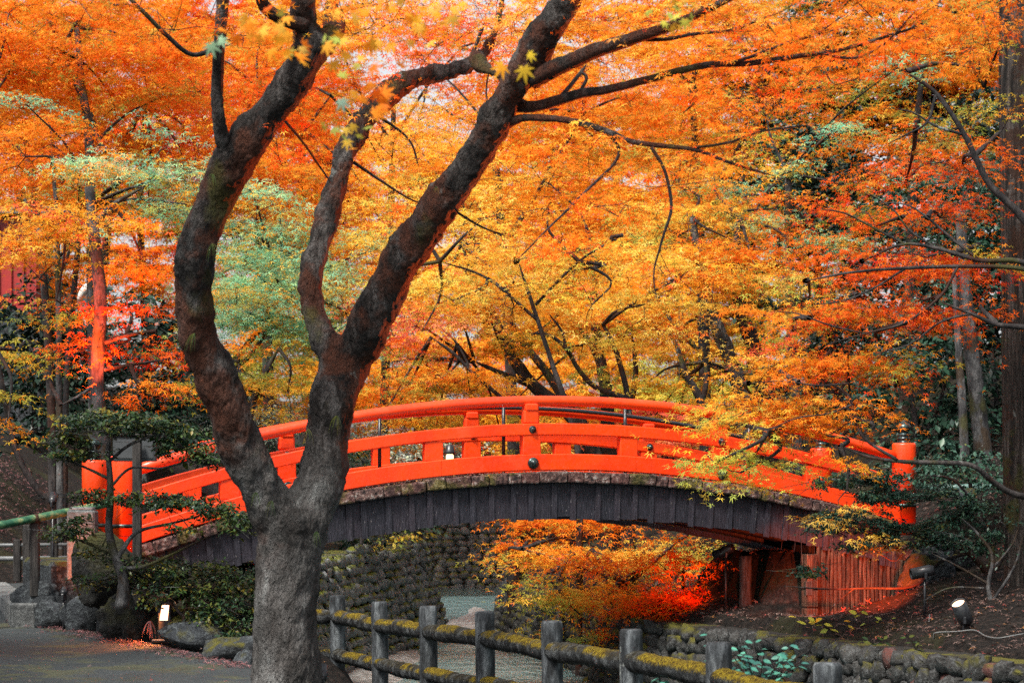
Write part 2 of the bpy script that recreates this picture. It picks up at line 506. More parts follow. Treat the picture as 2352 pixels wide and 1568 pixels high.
# ------------------------------------------------------------------ terrain
CH_LEFT = [(3.9, 5.5), (1.95, 11.7), (-1.2, 20.95), (-2.1, 22.0), (-2.75, 24.0), (-2.8, 28.0), (-1.6, 40.0), (-1.9, 42.0), (-6.0, 46.0), (-15, 51)]
CH_RIGHT = [(-15, 61), (-5, 64.5), (0.0, 67.0), (0.55, 65), (.15, 58.0), (-.15, 43.0), (1.45, 27.5), (4.4, 19.2), (6.2, 14.5), (9.5, 5.5)]
CH = np.array(CH_LEFT + CH_RIGHT)
CH_L = np.array(CH_LEFT); CH_R = np.array(CH_RIGHT)

def seg_dist(X, Y, pts, closed=False):
    d = np.full(np.shape(X), 1e9)
    n = len(pts)
    for i in range(n if closed else n - 1):
        a, b = pts[i], pts[(i + 1) % n]
        ab = b - a; L = ab @ ab
        t = np.clip(((X - a[0]) * ab[0] + (Y - a[1]) * ab[1]) / L, 0, 1)
        d = np.minimum(d, np.hypot(X - a[0] - t * ab[0], Y - a[1] - t * ab[1]))
    return d

def inside(X, Y, pts):
    c = np.zeros(np.shape(X), bool)
    n = len(pts)
    for i in range(n):
        x1, y1 = pts[i]; x2, y2 = pts[(i + 1) % n]
        hit = ((y1 > Y) != (y2 > Y)) & (X < (x2 - x1) * (Y - y1) / (y2 - y1 + 1e-12) + x1)
        c ^= hit
    return c

# the bridge's own frame: t runs along it (left to right), w across it (away from the camera)
BC = np.array([.21, 25.0]); BD = np.array([.94537, .32599]); BW = np.array([-.32599, .94537])
def rail(t): return 1.362 + .0312 * t - .0334 * t * t          # top of the hand rail above the eye
def B(t, w, h): 
    q = BC + BD * t + BW * w
    return np.array([q[0], q[1], EYE + rail(t) + h])
AX = np.array([BD[0], BD[1], 0]); AW = np.array([BW[0], BW[1], 0])

ROCKA, ROCKB = np.array([-6.6, 26.2]), np.array([-2.2, 19.2])
def ground_h(X, Y):
    X = np.asarray(X, float); Y = np.asarray(Y, float)
    p = np.clip(.30 + .04 * (Y - 19.6), 0, .52)
    ab = ROCKB - ROCKA; nrm = np.array([-ab[1], ab[0]]) / np.hypot(*ab)
    dm = (X - ROCKA[0]) * nrm[0] + (Y - ROCKA[1]) * nrm[1]      # behind the row of rocks
    p = p - .42 * sstep(-2.2, -1.3, X + .28 * np.clip(Y - 19.5, -3, 0))
    left = p + (1.02 - p) * np.maximum(sstep(0.1, 1.6, dm) * (1 - sstep(-2.9, -2.2, X)), sstep(25, 27, Y)) * np.maximum(sstep(-5.7, -5.1, X), sstep(31, 34, Y))
    left = left + .62 * np.clip(-X - 7.4, 0, 9) * sstep(25, 29, Y)
    left = left + .05 * np.clip(-X - 4.5, 0, 6) * sstep(28, 40, Y)
    dr = seg_dist(X, Y, CH_R)
    right = .34 + .30 * np.clip(dr - .35, 0, 2.2) + .55 * np.clip(dr - 2.6, 0, 8)
    # the abutment at the bridge's right end
    tt = (X - BC[0]) * BD[0] + (Y - BC[1]) * BD[1]; ww = (X - BC[0]) * BW[0] + (Y - BC[1]) * BW[1]
    ab_r = sstep(3.15, 3.35, tt) * sstep(.0, .25, ww) * (1 - sstep(2.2, 3.2, ww)) * (1 - sstep(5.6, 6.4, tt))
    level_front = sstep(-2.4, -1.2, ww) * (1 - sstep(.0, .2, ww)) * sstep(2.4, 2.9, tt) * (1 - sstep(5.3, 6.1, tt))
    right = right * (1 - level_front) + .34 * level_front
    right = right * (1 - ab_r) + np.maximum(right, 1.15) * ab_r
    # which bank: left of the channel or right of it
    mid = np.interp(Y, [5, 11.7, 21, 28, 40, 45, 61, 67, 70], [6, 4.6, 1.4, -.6, -.8, -1.0, -1, -3, -3])
    h = np.where(X < mid, left, right)
    far = .05 * np.clip(Y - 92, 0, 60)
    h = h + far
    n = np.vectorize(lambda a, b: mnoise.noise(Vector((a * .55, b * .55, 3))) * .12 + mnoise.noise(Vector((a * 1.9, b * 1.9, 8))) * .05)
    onpath = (dm < 0) & (X < 3) & (Y < 30)
    rough = np.where(onpath, 0, n(X, Y))
    h = h + rough
    sd = seg_dist(X, Y, CH, True)
    ins = inside(X, Y, CH)
    bed = -.74 + n(X * .8, Y * .4) * .75 + .20 * np.exp(-((X + .70 + .035 * (Y - 47)) / .34) ** 2) * sstep(34, 38, Y) * (1 - sstep(50, 56, Y)) + .22 * np.exp(-((X + 2.0) / .75) ** 2) * (1 - sstep(34, 39, Y)) + .16 * np.exp(-((X + 1.2) / .30) ** 2 - ((Y - 43) / 4.0) ** 2)
    h = np.where(ins, bed + (h - bed) * (1 - sstep(0, .12, sd)) * .3, np.where(sd < .45, bed + (h - bed) * (.3 + .7 * sstep(.05, .42, sd)), h))
    return h

def axis(parts):
    out = []
    for a, b, s in parts:
        out += list(np.arange(a, b, s))
    return np.array(out + [parts[-1][1]])
gx = axis([(-900, -120, 130), (-120, -30, 15), (-30, -12, 1.2), (-12, -6, .4), (-6, 7, .17), (7, 14, .5), (14, 30, 1.6), (30, 120, 15), (120, 900, 130)])
gy = axis([(-300, 0, 50), (0, 8, 2), (8, 16, .4), (16, 32, .2), (32, 64, .4), (64, 92, .7), (92, 130, 3), (130, 300, 20), (300, 1500, 150)])
GX, GY = np.meshgrid(gx, gy)
GZ = ground_h(GX, GY)
nx, ny = len(gx), len(gy)
ii = np.arange(nx * ny).reshape(ny, nx)
quads = np.stack([ii[:-1, :-1], ii[:-1, 1:], ii[1:, 1:], ii[1:, :-1]], -1).reshape(-1, 4)
me = tri_mesh('ground', np.stack([GX, GY, GZ], -1).reshape(-1, 3), quads, M['soil'], smooth=True)
me.materials.append(M['mud'])
cxy = np.stack([(GX[:-1, :-1] + GX[1:, 1:]) / 2, (GY[:-1, :-1] + GY[1:, 1:]) / 2], -1).reshape(-1, 2)
me.polygons.foreach_set('material_index', inside(cxy[:, 0], cxy[:, 1], CH).astype(np.int32))
ground = tag(link('ground', me), kind='structure')
def gz(x, y): return float(ground_h(np.array([x]), np.array([y]))[0])

# water: one sheet lying in the channel
wv = [(x, y, -.60) for x, y in CH_LEFT] + [(x, y, -.60) for x, y in CH_RIGHT]
def expand(pts, d):
    c = []
    n = len(pts)
    for i in range(n):
        a, b, e = pts[i - 1], pts[i], pts[(i + 1) % n]
        t1 = (b - a) / np.linalg.norm(b - a); t2 = (e - b) / np.linalg.norm(e - b)
        nn = np.array([t1[1] + t2[1], -t1[0] - t2[0]]); nn /= np.linalg.norm(nn) + 1e-9
        c.append(b + nn * d)
    return c
me = bpy.data.meshes.new('water')
bm = bmesh.new()
vs_ = [bm.verts.new((q[0], q[1], -.62)) for q in CH]
f = bm.faces.new(vs_); bmesh.ops.triangulate(bm, faces=[f])
bmesh.ops.recalc_face_normals(bm, faces=bm.faces[:])
if bm.faces[:][0].normal.z < 0: bmesh.ops.reverse_faces(bm, faces=bm.faces[:])
bm.to_mesh(me); bm.free(); me.materials.append(M['water'])
tag(link('water', me), kind='structure')

# gravel path in front of the row of rocks
path_edge = [(-6.2, 25.4), (-4.9, 23.45), (-4.2, 22.2), (-3.3, 20.7), (-2.5, 19.4), (-1.75, 18.0), (-.9, 15.3), (.6, 11), (2.0, 7), (2.6, 4)]
pe = catmull(path_edge, 40)
pv, pf = [], []
for i, (x, y) in enumerate(pe):
    wob = .10 * mnoise.noise(Vector((x * 2, y * 2, 0)))
    for k, u in enumerate(np.linspace(0, 1, 6)):
        xx = (x + wob) * (1 - u) + (-22) * u
        pv.append((xx, y, float(np.clip(.30 + .04 * (y - 19.6), 0, .52)) + .012))
    if i:
        for k in range(5):
            a = (i - 1) * 6 + k
            pf.append((a, a + 1, a + 7, a + 6))
me = raw_mesh('path', pv, pf, M['path'])
path = tag(link('path', me), kind='structure')
me.flip_normals() if me.polygons[0].normal.z < 0 else None

# ------------------------------------------------------------------ stone walls along the stream
COB = []
for i in range(10):
    V, Fc = blob(i + 1, 6, 4, .34, 1.4)
    COB.append((V, Fc))
def cob_meshes(mat, tagname):
    return [raw_mesh(tagname, V, Fc, mat, True) for V, Fc in COB]
CM = cob_meshes(M['cobble'], 'stone'); CMR = cob_meshes(M['cobble_red'], 'stone'); CMF = cob_meshes(M['cobble_far'], 'stone')

def stone_wall(name, label, line, top, bot, w, hgt, pool, keep=300, batter=.2, side=1, lean=.35, seed=1, rank=None, thick=None):
    """a wall of single stones along a line; line runs so that the visible face is on its `side`"""
    r = random.Random(seed)
    root = thing(name, label, 'wall')
    line = np.array(line, float)
    seg = np.linalg.norm(np.diff(line, axis=0), axis=1); cum = np.r_[0, np.cumsum(seg)]
    L = cum[-1]
    def at(s):
        x = np.interp(s, cum, line[:, 0]); y = np.interp(s, cum, line[:, 1])
        i = min(np.searchsorted(cum, max(s, 1e-6)) - 1, len(seg) - 1)
        d = (line[i + 1] - line[i]) / seg[i]
        return np.array([x, y]), d
    tops = top if callable(top) else (lambda s: top)
    # packed earth core behind the stones
    core = MB()
    ns = max(2, int(L / .5))
    V = []; Fc = []
    for i in range(ns + 1):
        s = L * i / ns; q, d = at(s); n = np.array([d[1], -d[0]]) * side
        for (o_, z) in ((batter, bot), (0, tops(s) - .05), (-.5, tops(s) - .04)):
            V.append((*(q + n * (o_ - .06)), z))
        if i:
            a = (i - 1) * 3
            Fc += [(a, a + 1, a + 4, a + 3), (a + 1, a + 2, a + 5, a + 4)]
    core.add(V, Fc); co = core.build('earth_core', M['mortar' if thick is None else 'mortar_pale'], root)
    items = []
    rows = int(round((max(tops(s) for s in np.linspace(0, L, 9)) - bot) / (hgt * .86)))
    for k in range(rows):
        s = r.uniform(0, w)
        while s < L:
            ww = w * r.uniform(.62, 1.5)
            z = bot + hgt * .86 * (k + .5) + r.uniform(-.03, .03) * hgt
            if z < tops(s) - .02:
                q, d = at(s); n = np.array([d[1], -d[0]]) * side
                f_ = 1 - (z - bot) / max(tops(s) - bot, .1)
                c = np.array([*(q + n * (batter * f_ - .02 + r.uniform(-.025, .03) * hgt / .15)), z])
                items.append((c, d, ww, hgt * r.uniform(.75, 1.3), r.randrange(10), r.uniform(-1, 1)))
            s += ww * .93
    key = (lambda it: rank(it[0])) if rank else (lambda it: it[0][1])
    items.sort(key=key)
    stuffV, stuffF, nb = [], [], 0
    for j, (c, d, ww, hh, kind, u) in enumerate(items):
        ax = Vector((d[0], d[1], 0)); up = Vector((0, 0, 1)); nn = ax.cross(up)
        Rm = Matrix((ax, nn, up)).transposed()
        Rm = Rm @ Matrix.Rotation(lean + u * (.5 if thick is None else .06), 3, 'Y') @ Matrix.Rotation(u * (.3 if thick is None else .05), 3, 'Z')
        S3 = Matrix.Diagonal((ww * .53, (thick or max(ww, hh) * .45), hh * .55))
        if j < keep:
            pl = pool(c, r) 
            o = link('stone', pl[kind], root)
            o.matrix_local = Matrix.Translation(Vector(c)) @ (Rm @ S3).to_4x4()
        else:
            A = np.array(Rm @ S3)
            V, Fc = COB[kind]
            stuffV.append(V @ A.T + c); stuffF += [tuple(i + nb for i in f) for f in Fc]; nb += len(V)
    if stuffV:
        me = raw_mesh('small_stones', np.concatenate(stuffV), stuffF, pool(np.zeros(3), r)[0].materials[0], True)
        o = link('small_stones', me, root); o['kind'] = 'stuff'
    return root

far_left_line = [(-2.78, 25.5), (-2.8, 28.0), (-1.6, 40.0), (-1.9, 42.0), (-6.0, 46.0)]
stone_wall('stream_wall', 'mossy battered stone wall lining the stream beyond the arch of the bridge', far_left_line, lambda s: 1.06 + .03 * math.sin(s), -.72, .44, .165,
           lambda c, r: CMF, 300, .42, 1, .12, 3, thick=.085, rank=lambda c: (c[1] if c[0] > -2.62 else c[1]))
stone_wall('stream_wall', 'pale far stone wall closing the stream bend in the distance', [(-15, 61), (-5, 64.5), (0.0, 67.0)], 2.0, -.7, .34, .22,
           lambda c, r: CMF, 0, .5, 1, .1, 4, thick=.10)
stone_wall('stream_wall', 'low cobble retaining wall under the right bank with dark and reddish stones',
           [(-.15, 43.0), (1.45, 27.5), (4.4, 19.2), (6.2, 14.5)], .33, -.75, .19, .17,
           lambda c, r: CMR if r.random() < .07 else CM, 300, .25, 1, .15, 5, rank=lambda c: abs(c[1] - 20) - .8 * c[2])

# ------------------------------------------------------------------ the arched bridge
bridge = thing('arched_bridge', 'vermilion arched wooden footbridge with bronze post caps over the stream', 'bridge', loc=(0, 0, 0))
T0, T1 = -4.65, 4.84
def sweep_rect(t0, t1, w0, w1, h0, h1, n=28, bev=.012):
    V, Fc = [], []
    sec = [(w0 + bev, h0), (w1 - bev, h0), (w1, h0 + bev), (w1, h1 - bev), (w1 - bev, h1), (w0 + bev, h1), (w0, h1 - bev), (w0, h0 + bev)]
    for i in range(n + 1):
        t_ = t0 + (t1 - t0) * i / n
        V += [B(t_, w, h) for w, h in sec]
        if i:
            a = (i - 1) * 8
            for j in range(8):
                k = (j + 1) % 8
                Fc.append((a + j, a + k, a + 8 + k, a + 8 + j))
    Fc.append(tuple(range(7, -1, -1))); Fc.append(tuple(n * 8 + j for j in range(8)))
    return V, Fc
def sweep_round(t0, t1, w, h, r, n=40, seg=14):
    return tube([B(t0 + (t1 - t0) * i / n, w, h) for i in range(n + 1)], r, seg)
def bolt(c, r, parent):
    V, Fc = lathe([(r, 0), (r, r * .25), (r * .78, r * .5), (r * .62, r * .42), (r * .55, r * .75), (r * .30, r * .98), (.001, r * 1.05)], c, 16, -AW)
    return MB().add(V, Fc).build('bolt_cap', M['bronze'], parent, True)

def newel(t_, w):
    z1 = EYE + rail(t_) + .14; z0 = z1 - 1.12
    q = B(t_, w, 0); c = np.array([q[0], q[1], 0])
    V, Fc = lathe([(.146, z0), (.146, z1 - .03), (.142, z1 - .012), (.128, z1), (.001, z1 + .001)], c, 28)
    o = MB().add(V, Fc).build('newel_post', M['red'], bridge, True)
    z = z1 - .002
    prof = [(.085, z), (.085, z + .014), (.078, z + .02), (.078, z + .045), (.084, z + .05), (.084, z + .062), (.076, z + .068), (.076, z + .092),
            (.083, z + .097), (.083, z + .108), (.055, z + .114), (.05, z + .13), (.062, z + .142), (.082, z + .165), (.088, z + .19), (.082, z + .215), (.062, z + .238), (.035, z + .256), (.014, z + .272), (.001, z + .288)]
    V, Fc = lathe(prof, c, 24)
    MB().add(V, Fc).build('finial', M['bronze'], o, True)
    V, Fc = lathe([(.149, z1 - .78), (.149, z1 - .74)], c, 28)
    MB().add(V, Fc).build('metal_band', M['bronze'], o, True)
for t_, w in ((T0, 0), (T1, 0), (T0, 2.2), (T1, 2.2)): newel(t_, w)

POSTS = (-2.35, 0.0, 2.37); SHORTS = (-3.5, -1.17, 1.2, 3.6)
for w in (0.0, 2.2):
    MB().add(*sweep_round(T0 + .08, T1 - .08, w, -.062, .062)).build('hand_rail', M['red'], bridge, True)
    for ta_, tb_ in ((T0 + .05, -2.30), (-2.296, .06), (.064, 2.42), (2.424, T1 - .05)):
        MB().add(*sweep_rect(ta_, tb_, w - .075, w + .075, -.455, -.32, 10, .010)).build('middle_rail', M['red'], bridge)
    for ta_, tb_ in ((T0 + .05, -1.10), (-1.096, 1.27), (1.274, T1 - .05)):
        MB().add(*sweep_rect(ta_, tb_, w - .095, w + .095, -.86, -.672, 12, .010)).build('bottom_rail', M['red'], bridge)
    for t_ in POSTS:
        up = MB()
        up.add(*box(B(t_, w, -.38), .13, .09, .56, AX, AW))
        up.add(*box(B(t_, w, -.565), .215, .13, .225, AX, AW, bev=.008))
        up.add(*box(B(t_, w, -.245), .19, .125, .16, AX, AW, bev=.02))
        up.add(*box(B(t_, w, -.135), .165, .15, .09, AX, AW, bev=.018))
        o = up.build('post', M['red'], bridge)
        bolt(B(t_, w - .075, -.388), .044, o)
        bolt(B(t_, w - .095, -.775), .066, o)
    for t_ in SHORTS:
        MB().add(*box(B(t_, w, -.565), .215, .12, .225, AX, AW, bev=.008)).build('short_post', M['red'], bridge)
# black metal grab rail on the inner side
MB().add(*sweep_round(-4.3, 4.5, .19, -.035, .026)).build('grab_rail', M['black'], bridge, True)
for t_ in (-3.3, -1.74, -.26, 1.25, 2.85):
    a = B(t_, .19, -.87); b = B(t_, .19, -.04)
    MB().add(*tube([a, (a + b) / 2, b], .021, 10)).build('grab_rail_upright', M['black'], bridge, True)
MB().add(*sweep_round(-4.3, 4.5, 2.01, -.045, .026)).build('grab_rail', M['black'], bridge, True)
# deck boards
nb_ = 62
for i in range(nb_):
    t_ = -4.6 + 9.3 * (i + .5) / nb_
    sl = .0312 - .0668 * t_
    ax = np.array([BD[0], BD[1], sl]); ax /= np.linalg.norm(ax)
    MB().add(*box(B(t_, 1.1, -.905), 9.3 / nb_ - .008, 1.95, .06, ax, AW, np.cross(ax, AW))).build('deck_board', M['oldwood'], bridge)
# stone edging along the deck's front
r_ = random.Random(4); t_ = -4.55; k = 0
while t_ < 4.6:
    L = r_.choice((.16, .2, .22, .26, .3, .34)); L = min(L, 4.62 - t_)
    tm = t_ + L / 2; sl = .0312 - .0668 * tm
    ax = np.array([BD[0], BD[1], sl]); ax /= np.linalg.norm(ax); az = np.cross(ax, AW)
    V, Fc = box((0, 0, 0), L - .008, .30, .125, (1, 0, 0), (0, 1, 0), (0, 0, 1), bev=.014)
    V = np.array(V)
    V2 = []
    for v in V:
        nz = mnoise.noise(Vector((v[0] * 7 + k, v[1] * 6, v[2] * 9 + k * 2)))
        V2.append(v * (1 + .10 * nz))
    V2 = np.array(V2)
    c = B(tm, -.045 + r_.uniform(-.015, .015), -.945 + r_.uniform(-.008, .008))
    MB().add(c + V2[:, :1] * ax + V2[:, 1:2] * AW + V2[:, 2:] * az, Fc).build('edging_stone', M['edging'], bridge)
    t_ += L; k += 1
# moss and leaf crumbs lie on the edging (stuff built later)
# hanging skirt boards, each lapped by a narrow batten
nbrd = 38
edges = np.linspace(-4.72, 4.74, nbrd + 1) + np.r_[0, np.array([r_.uniform(-.045, .045) for _ in range(nbrd - 1)]), 0]
for side_w, nm in ((-.10, 'near'), (2.30, 'far')):
    for i in range(nbrd):
        t_ = (edges[i] + edges[i + 1]) / 2
        wid = edges[i + 1] - edges[i]
        sl = .0312 - .0668 * t_
        drop = .405 + r_.uniform(-.016, .016)
        V, Fc = [], []
        # four corners follow the arch: top and bottom edges slope with it
        lean = -.0275 * t_
        for (dt, dz) in ((-wid / 2 + .003, 0), (wid / 2 - .003, 0), (wid / 2 - .003 , -drop), (-wid / 2 + .003, -drop)):
            for dw in (0, .024):
                tt = t_ + dt + lean * (-dz)
                V.append(B(t_ + dt, 0, 0) * 0 + np.array([*(BC + BD * tt + BW * (side_w + dw + (dt / wid) * .014)), EYE + rail(t_ + dt) - 1.0 + dz]))
        Fc = [(0, 2, 4, 6), (1, 7, 5, 3), (0, 1, 3, 2), (2, 3, 5, 4), (4, 5, 7, 6), (6, 7, 1, 0)]
        MB().add(V, Fc).build('skirt_board', M['board'], bridge)
        if side_w < 0:
            V = []
            for (dt, dz) in ((-.032, .0), (.032, .0), (.032, -drop - .014), (-.032, -drop - .014)):
                for dw in (-.024, -.004):
                    tt = t_ - wid / 2 + dt + lean * (-dz)
                    V.append(np.array([*(BC + BD * tt + BW * (side_w + dw)), EYE + rail(t_ - wid / 2 + dt) - 1.003 + dz]))
            MB().add(V, Fc).build('batten', M['board'], bridge)
for w in (.35, 1.1, 1.85):
    MB().add(*sweep_rect(-4.7, 4.75, w - .12, w + .12, -1.36, -.94)).build('girder', M['board'], bridge)
# stone abutments the arch springs from
V, Fc = box(B(-5.0, 1.1, -1.62), .9, 2.7, 1.5, AX, AW, bev=.05); MB().add(V, Fc).build('abutment', M['rock'], bridge)
V, Fc = box(B(5.15, 1.2, -1.62), .9, 2.3, 1.3, AX, AW, bev=.05); MB().add(V, Fc).build('abutment', M['rock'], bridge)

# small lantern standing on the deck
lb = B(-.42, 1.75, -.86)
lan = thing('deck_lantern', 'small lit lantern with a dark hood standing on the bridge deck', 'lamp', loc=tuple(lb))
V, Fc = box((0, 0, .06), .11, .11, .12, bev=.01); MB().add(V, Fc).build('base', M['postwood'], lan)
V, Fc = box((0, 0, .185), .09, .09, .13, bev=.015); MB().add(V, Fc).build('light_box', M['lamp_white'], lan)
V, Fc = lathe([(.07, .25), (.062, .28), (.045, .36), (.02, .37)], seg=12); MB().add(V, Fc).build('hood', M['black'], lan, True)

# ------------------------------------------------------------------ log fence in front
FA, FB = np.array([-1.67, 20.8]), np.array([1.65, 11.4])
fence = thing('log_fence', 'low fence of grey round posts and two mossy log rails across the front', 'fence')
post_tops = {0: 1366, .147: 1380, .293: 1390, .44: 1402, .587: 1424, .732: 1443, .865: 1473, 1.0: 1520}
us = [-.294, -.147] + list(post_tops) + [1.145, 1.29]
tops = []
for u in us:
    q = FA + (FB - FA) * u
    if u < 0: q = FA + np.array([-1.22, .55]) * (-u / .147)
    if u in post_tops: zt = EYE + (HORIZON - post_tops[u]) / F * q[1]
    else: zt = EYE - .77
    tops.append((q, zt))
    z0 = min(gz(q[0], q[1]), .3) - .1
    V, Fc = tube(catmull([(q[0], q[1], z0), (q[0] + .006, q[1], (z0 + zt) / 2), (q[0], q[1], zt - .02)], 26), .076, 18, True, .07, u * 9)
    V = np.array(V)
    last = V[-18:]; cc = last.mean(0)
    top = cc + (last - cc) * .86 + np.array([0, 0, .018])
    b = len(V)
    Fc = Fc[:-1] + [(b - 18 + j, b - 18 + (j + 1) % 18, b + (j + 1) % 18, b + j) for j in range(18)] + [tuple(b + j for j in range(18))]
    MB().add(np.vstack([V, top]), Fc).build('fence_post', M['fence_post'], fence, True)
for i in range(len(us) - 1):
    (qa, za), (qb, zb) = tops[i], tops[i + 1]
    d2 = (qb - qa) / np.linalg.norm(qb - qa)
    for drop, rad in ((.215, .068), (.565, .064)):
        a = np.array([*(qa + d2 * .03), za - drop + r_.uniform(-.012, .012)]); b = np.array([*(qb - d2 * .03), zb - drop + r_.uniform(-.012, .012)])
        m = (a + b) / 2 + np.array([0, 0, r_.uniform(-.012, .012)])
        pts = catmull([a, a * .75 + b * .25, m, a * .25 + b * .75, b], 40)
        V, Fc = tube(pts, rad * (1 + .06 * np.sin(np.linspace(0, 9, 40) + i)), 20, True, .16, i * 3 + drop * 10)
        rl = MB().add(V, Fc).build('log_rail', M['fence_rail'], fence, True)

# ------------------------------------------------------------------ foliage
def star_template(lobes):
    """tips and notches of a maple leaf in its own plane (u along the middle lobe)"""
    V = []; T = []
    n = len(lobes)
    ang = [a for a, _ in lobes]
    notch = [ang[0] - (ang[1] - ang[0]) * .5] + [(ang[i] + ang[i + 1]) / 2 for i in range(n - 1)] + [ang[-1] + (ang[-1] - ang[-2]) * .5]
    for a in notch: V.append((.23 * math.cos(a), .23 * math.sin(a), 0.0))
    for i, (a, l) in enumerate(lobes):
        V.append((l * math.cos(a), l * math.sin(a), -.22 * l * (.4 + abs(math.sin(a)))))
        T.append((i, n + 1 + i, i + 1))
    return np.array(V), np.array(T)
D = math.radians
STAR5 = star_template([(D(-100), .55), (D(-48), .85), (0, 1.0), (D(48), .85), (D(100), .55)])
STAR3 = star_template([(D(-62), .8), (0, 1.0), (D(62), .8)])
KITE = (np.array([(-.55, 0, 0), (0, .30, .03), (.6, 0, -.08), (0, -.30, .03)]), np.array([(0, 2, 1), (0, 3, 2)]))
def star7():
    V = [(-.05, 0, 0)]; T = []
    lob = [(D(-125), .42), (D(-82), .68), (D(-40), .9), (0, 1.0), (D(40), .9), (D(82), .68), (D(125), .42)]
    nts = [D(-150)] + [(lob[i][0] + lob[i + 1][0]) / 2 for i in range(6)] + [D(150)]
    for a in nts: V.append((.25 * math.cos(a), .25 * math.sin(a), .01))
    for i, (a, l) in enumerate(lob):
        # lobe: notch, shoulder, tip, shoulder, notch
        p = np.array([math.cos(a), math.sin(a)]); q = np.array([-p[1], p[0]])
        b = len(V)
        for (x, y) in (p * l * .5 - q * l * .13, p * l, p * l * .5 + q * l * .13): V.append((x, y, -.12 * (x * x + y * y)))
        T += [(1 + i, b, b + 2), (1 + i, b + 2, 2 + i), (b, b + 1, b + 2), (0, 1 + i, 2 + i)]
    return np.array(V), np.array(T)
STAR7 = star7()

PAL = {
    'orange': [((.86, .20, .012), 5), ((.90, .27, .018), 4), ((.80, .13, .010), 2), ((.85, .36, .03), 2), ((.42, .36, .06), 1.2), ((.88, .48, .06), 1.2)],
    'amber': [((.94, .42, .03), 5), ((.95, .53, .07), 4), ((.90, .27, .018), 3), ((.80, .50, .10), 1.2), ((.85, .13, .05), .8)],
    'gold': [((.95, .58, .07), 5), ((.94, .66, .14), 4), ((.92, .38, .03), 3), ((.62, .55, .10), 1.5), ((.85, .20, .03), .8)],
    'red': [((.80, .07, .012), 5), ((.85, .13, .012), 4), ((.66, .035, .012), 3), ((.85, .22, .015), 1.5)],
    'redorange': [((.85, .13, .012), 5), ((.86, .20, .014), 4), ((.78, .07, .012), 2), ((.70, .30, .03), 1), ((.40, .30, .05), .7)],
    'mint': [((.27, .60, .36), 4), ((.42, .68, .36), 3), ((.19, .46, .28), 2.4), ((.60, .60, .16), 2), ((.80, .56, .10), 1), ((.90, .40, .03), 1.8)],
    'olive': [((.40, .36, .05), 4), ((.60, .40, .045), 3), ((.28, .32, .06), 3), ((.80, .28, .02), 2.4)],
    'yellowgreen': [((.62, .58, .08), 4), ((.80, .58, .08), 3), ((.45, .52, .10), 3), ((.88, .42, .04), 2)],
    'pink': [((.85, .14, .09), 4), ((.80, .10, .06), 3), ((.90, .30, .12), 2), ((.92, .42, .06), 2)],
    'ever': [((.020, .060, .036), 5), ((.030, .085, .050), 3), ((.012, .038, .026), 4), ((.055, .12, .07), 1.2)],
    'deepever': [((.012, .032, .022), 5), ((.020, .048, .030), 3), ((.008, .022, .016), 3)],
    'camellia': [((.040, .075, .018), 5), ((.030, .065, .028), 4), ((.085, .10, .016), 3), ((.20, .16, .02), 1.0), ((.015, .04, .022), 3)],
    'yew': [((.030, .085, .055), 5), ((.045, .11, .065), 3), ((.020, .055, .040), 3), ((.09, .11, .03), .8)],
    'teal': [((.05, .20, .15), 5), ((.08, .28, .20), 3), ((.035, .13, .11), 3)],
    'fern': [((.05, .085, .022), 4), ((.11, .125, .03), 3), ((.035, .06, .028), 3)],
    'litter': [((.14, .08, .065), 5), ((.09, .055, .048), 4), ((.22, .15, .13), 2), ((.30, .06, .05), 1.4), ((.30, .13, .04), .8)],
    'litterpink': [((.22, .085, .09), 5), ((.15, .06, .065), 4), ((.30, .15, .15), 2), ((.10, .055, .05), 3)],
    'drygrass': [((.36, .40, .32), 4), ((.48, .50, .42), 3), ((.24, .32, .22), 3)],
}

def unit(a): return a / (np.linalg.norm(a, axis=-1, keepdims=True) + 1e-9)

def leaf_cloud(C, U, N, size, cols, tmpl):
    """arrays of leaf centres, tip directions, normals -> verts, tris, colours"""
    V0, T0_ = tmpl
    U = unit(U); W = unit(np.cross(N, U)); Nn = np.cross(U, W)
    k = len(V0)
    V = C[:, None, :] + size[:, None, None] * (V0[None, :, 0:1] * U[:, None] + V0[None, :, 1:2] * W[:, None] + V0[None, :, 2:3] * Nn[:, None])
    T = (np.arange(len(C))[:, None, None] * k + T0_[None]).reshape(-1, 3)
    return V.reshape(-1, 3), T, np.repeat(cols, k, axis=0)

def pick(pal, n):
    ent = PAL[pal]
    w = np.array([e[1] for e in ent], float); w /= w.sum()
    c = np.array([e[0] for e in ent])
    return c[rng.choice(len(ent), n, p=w)]

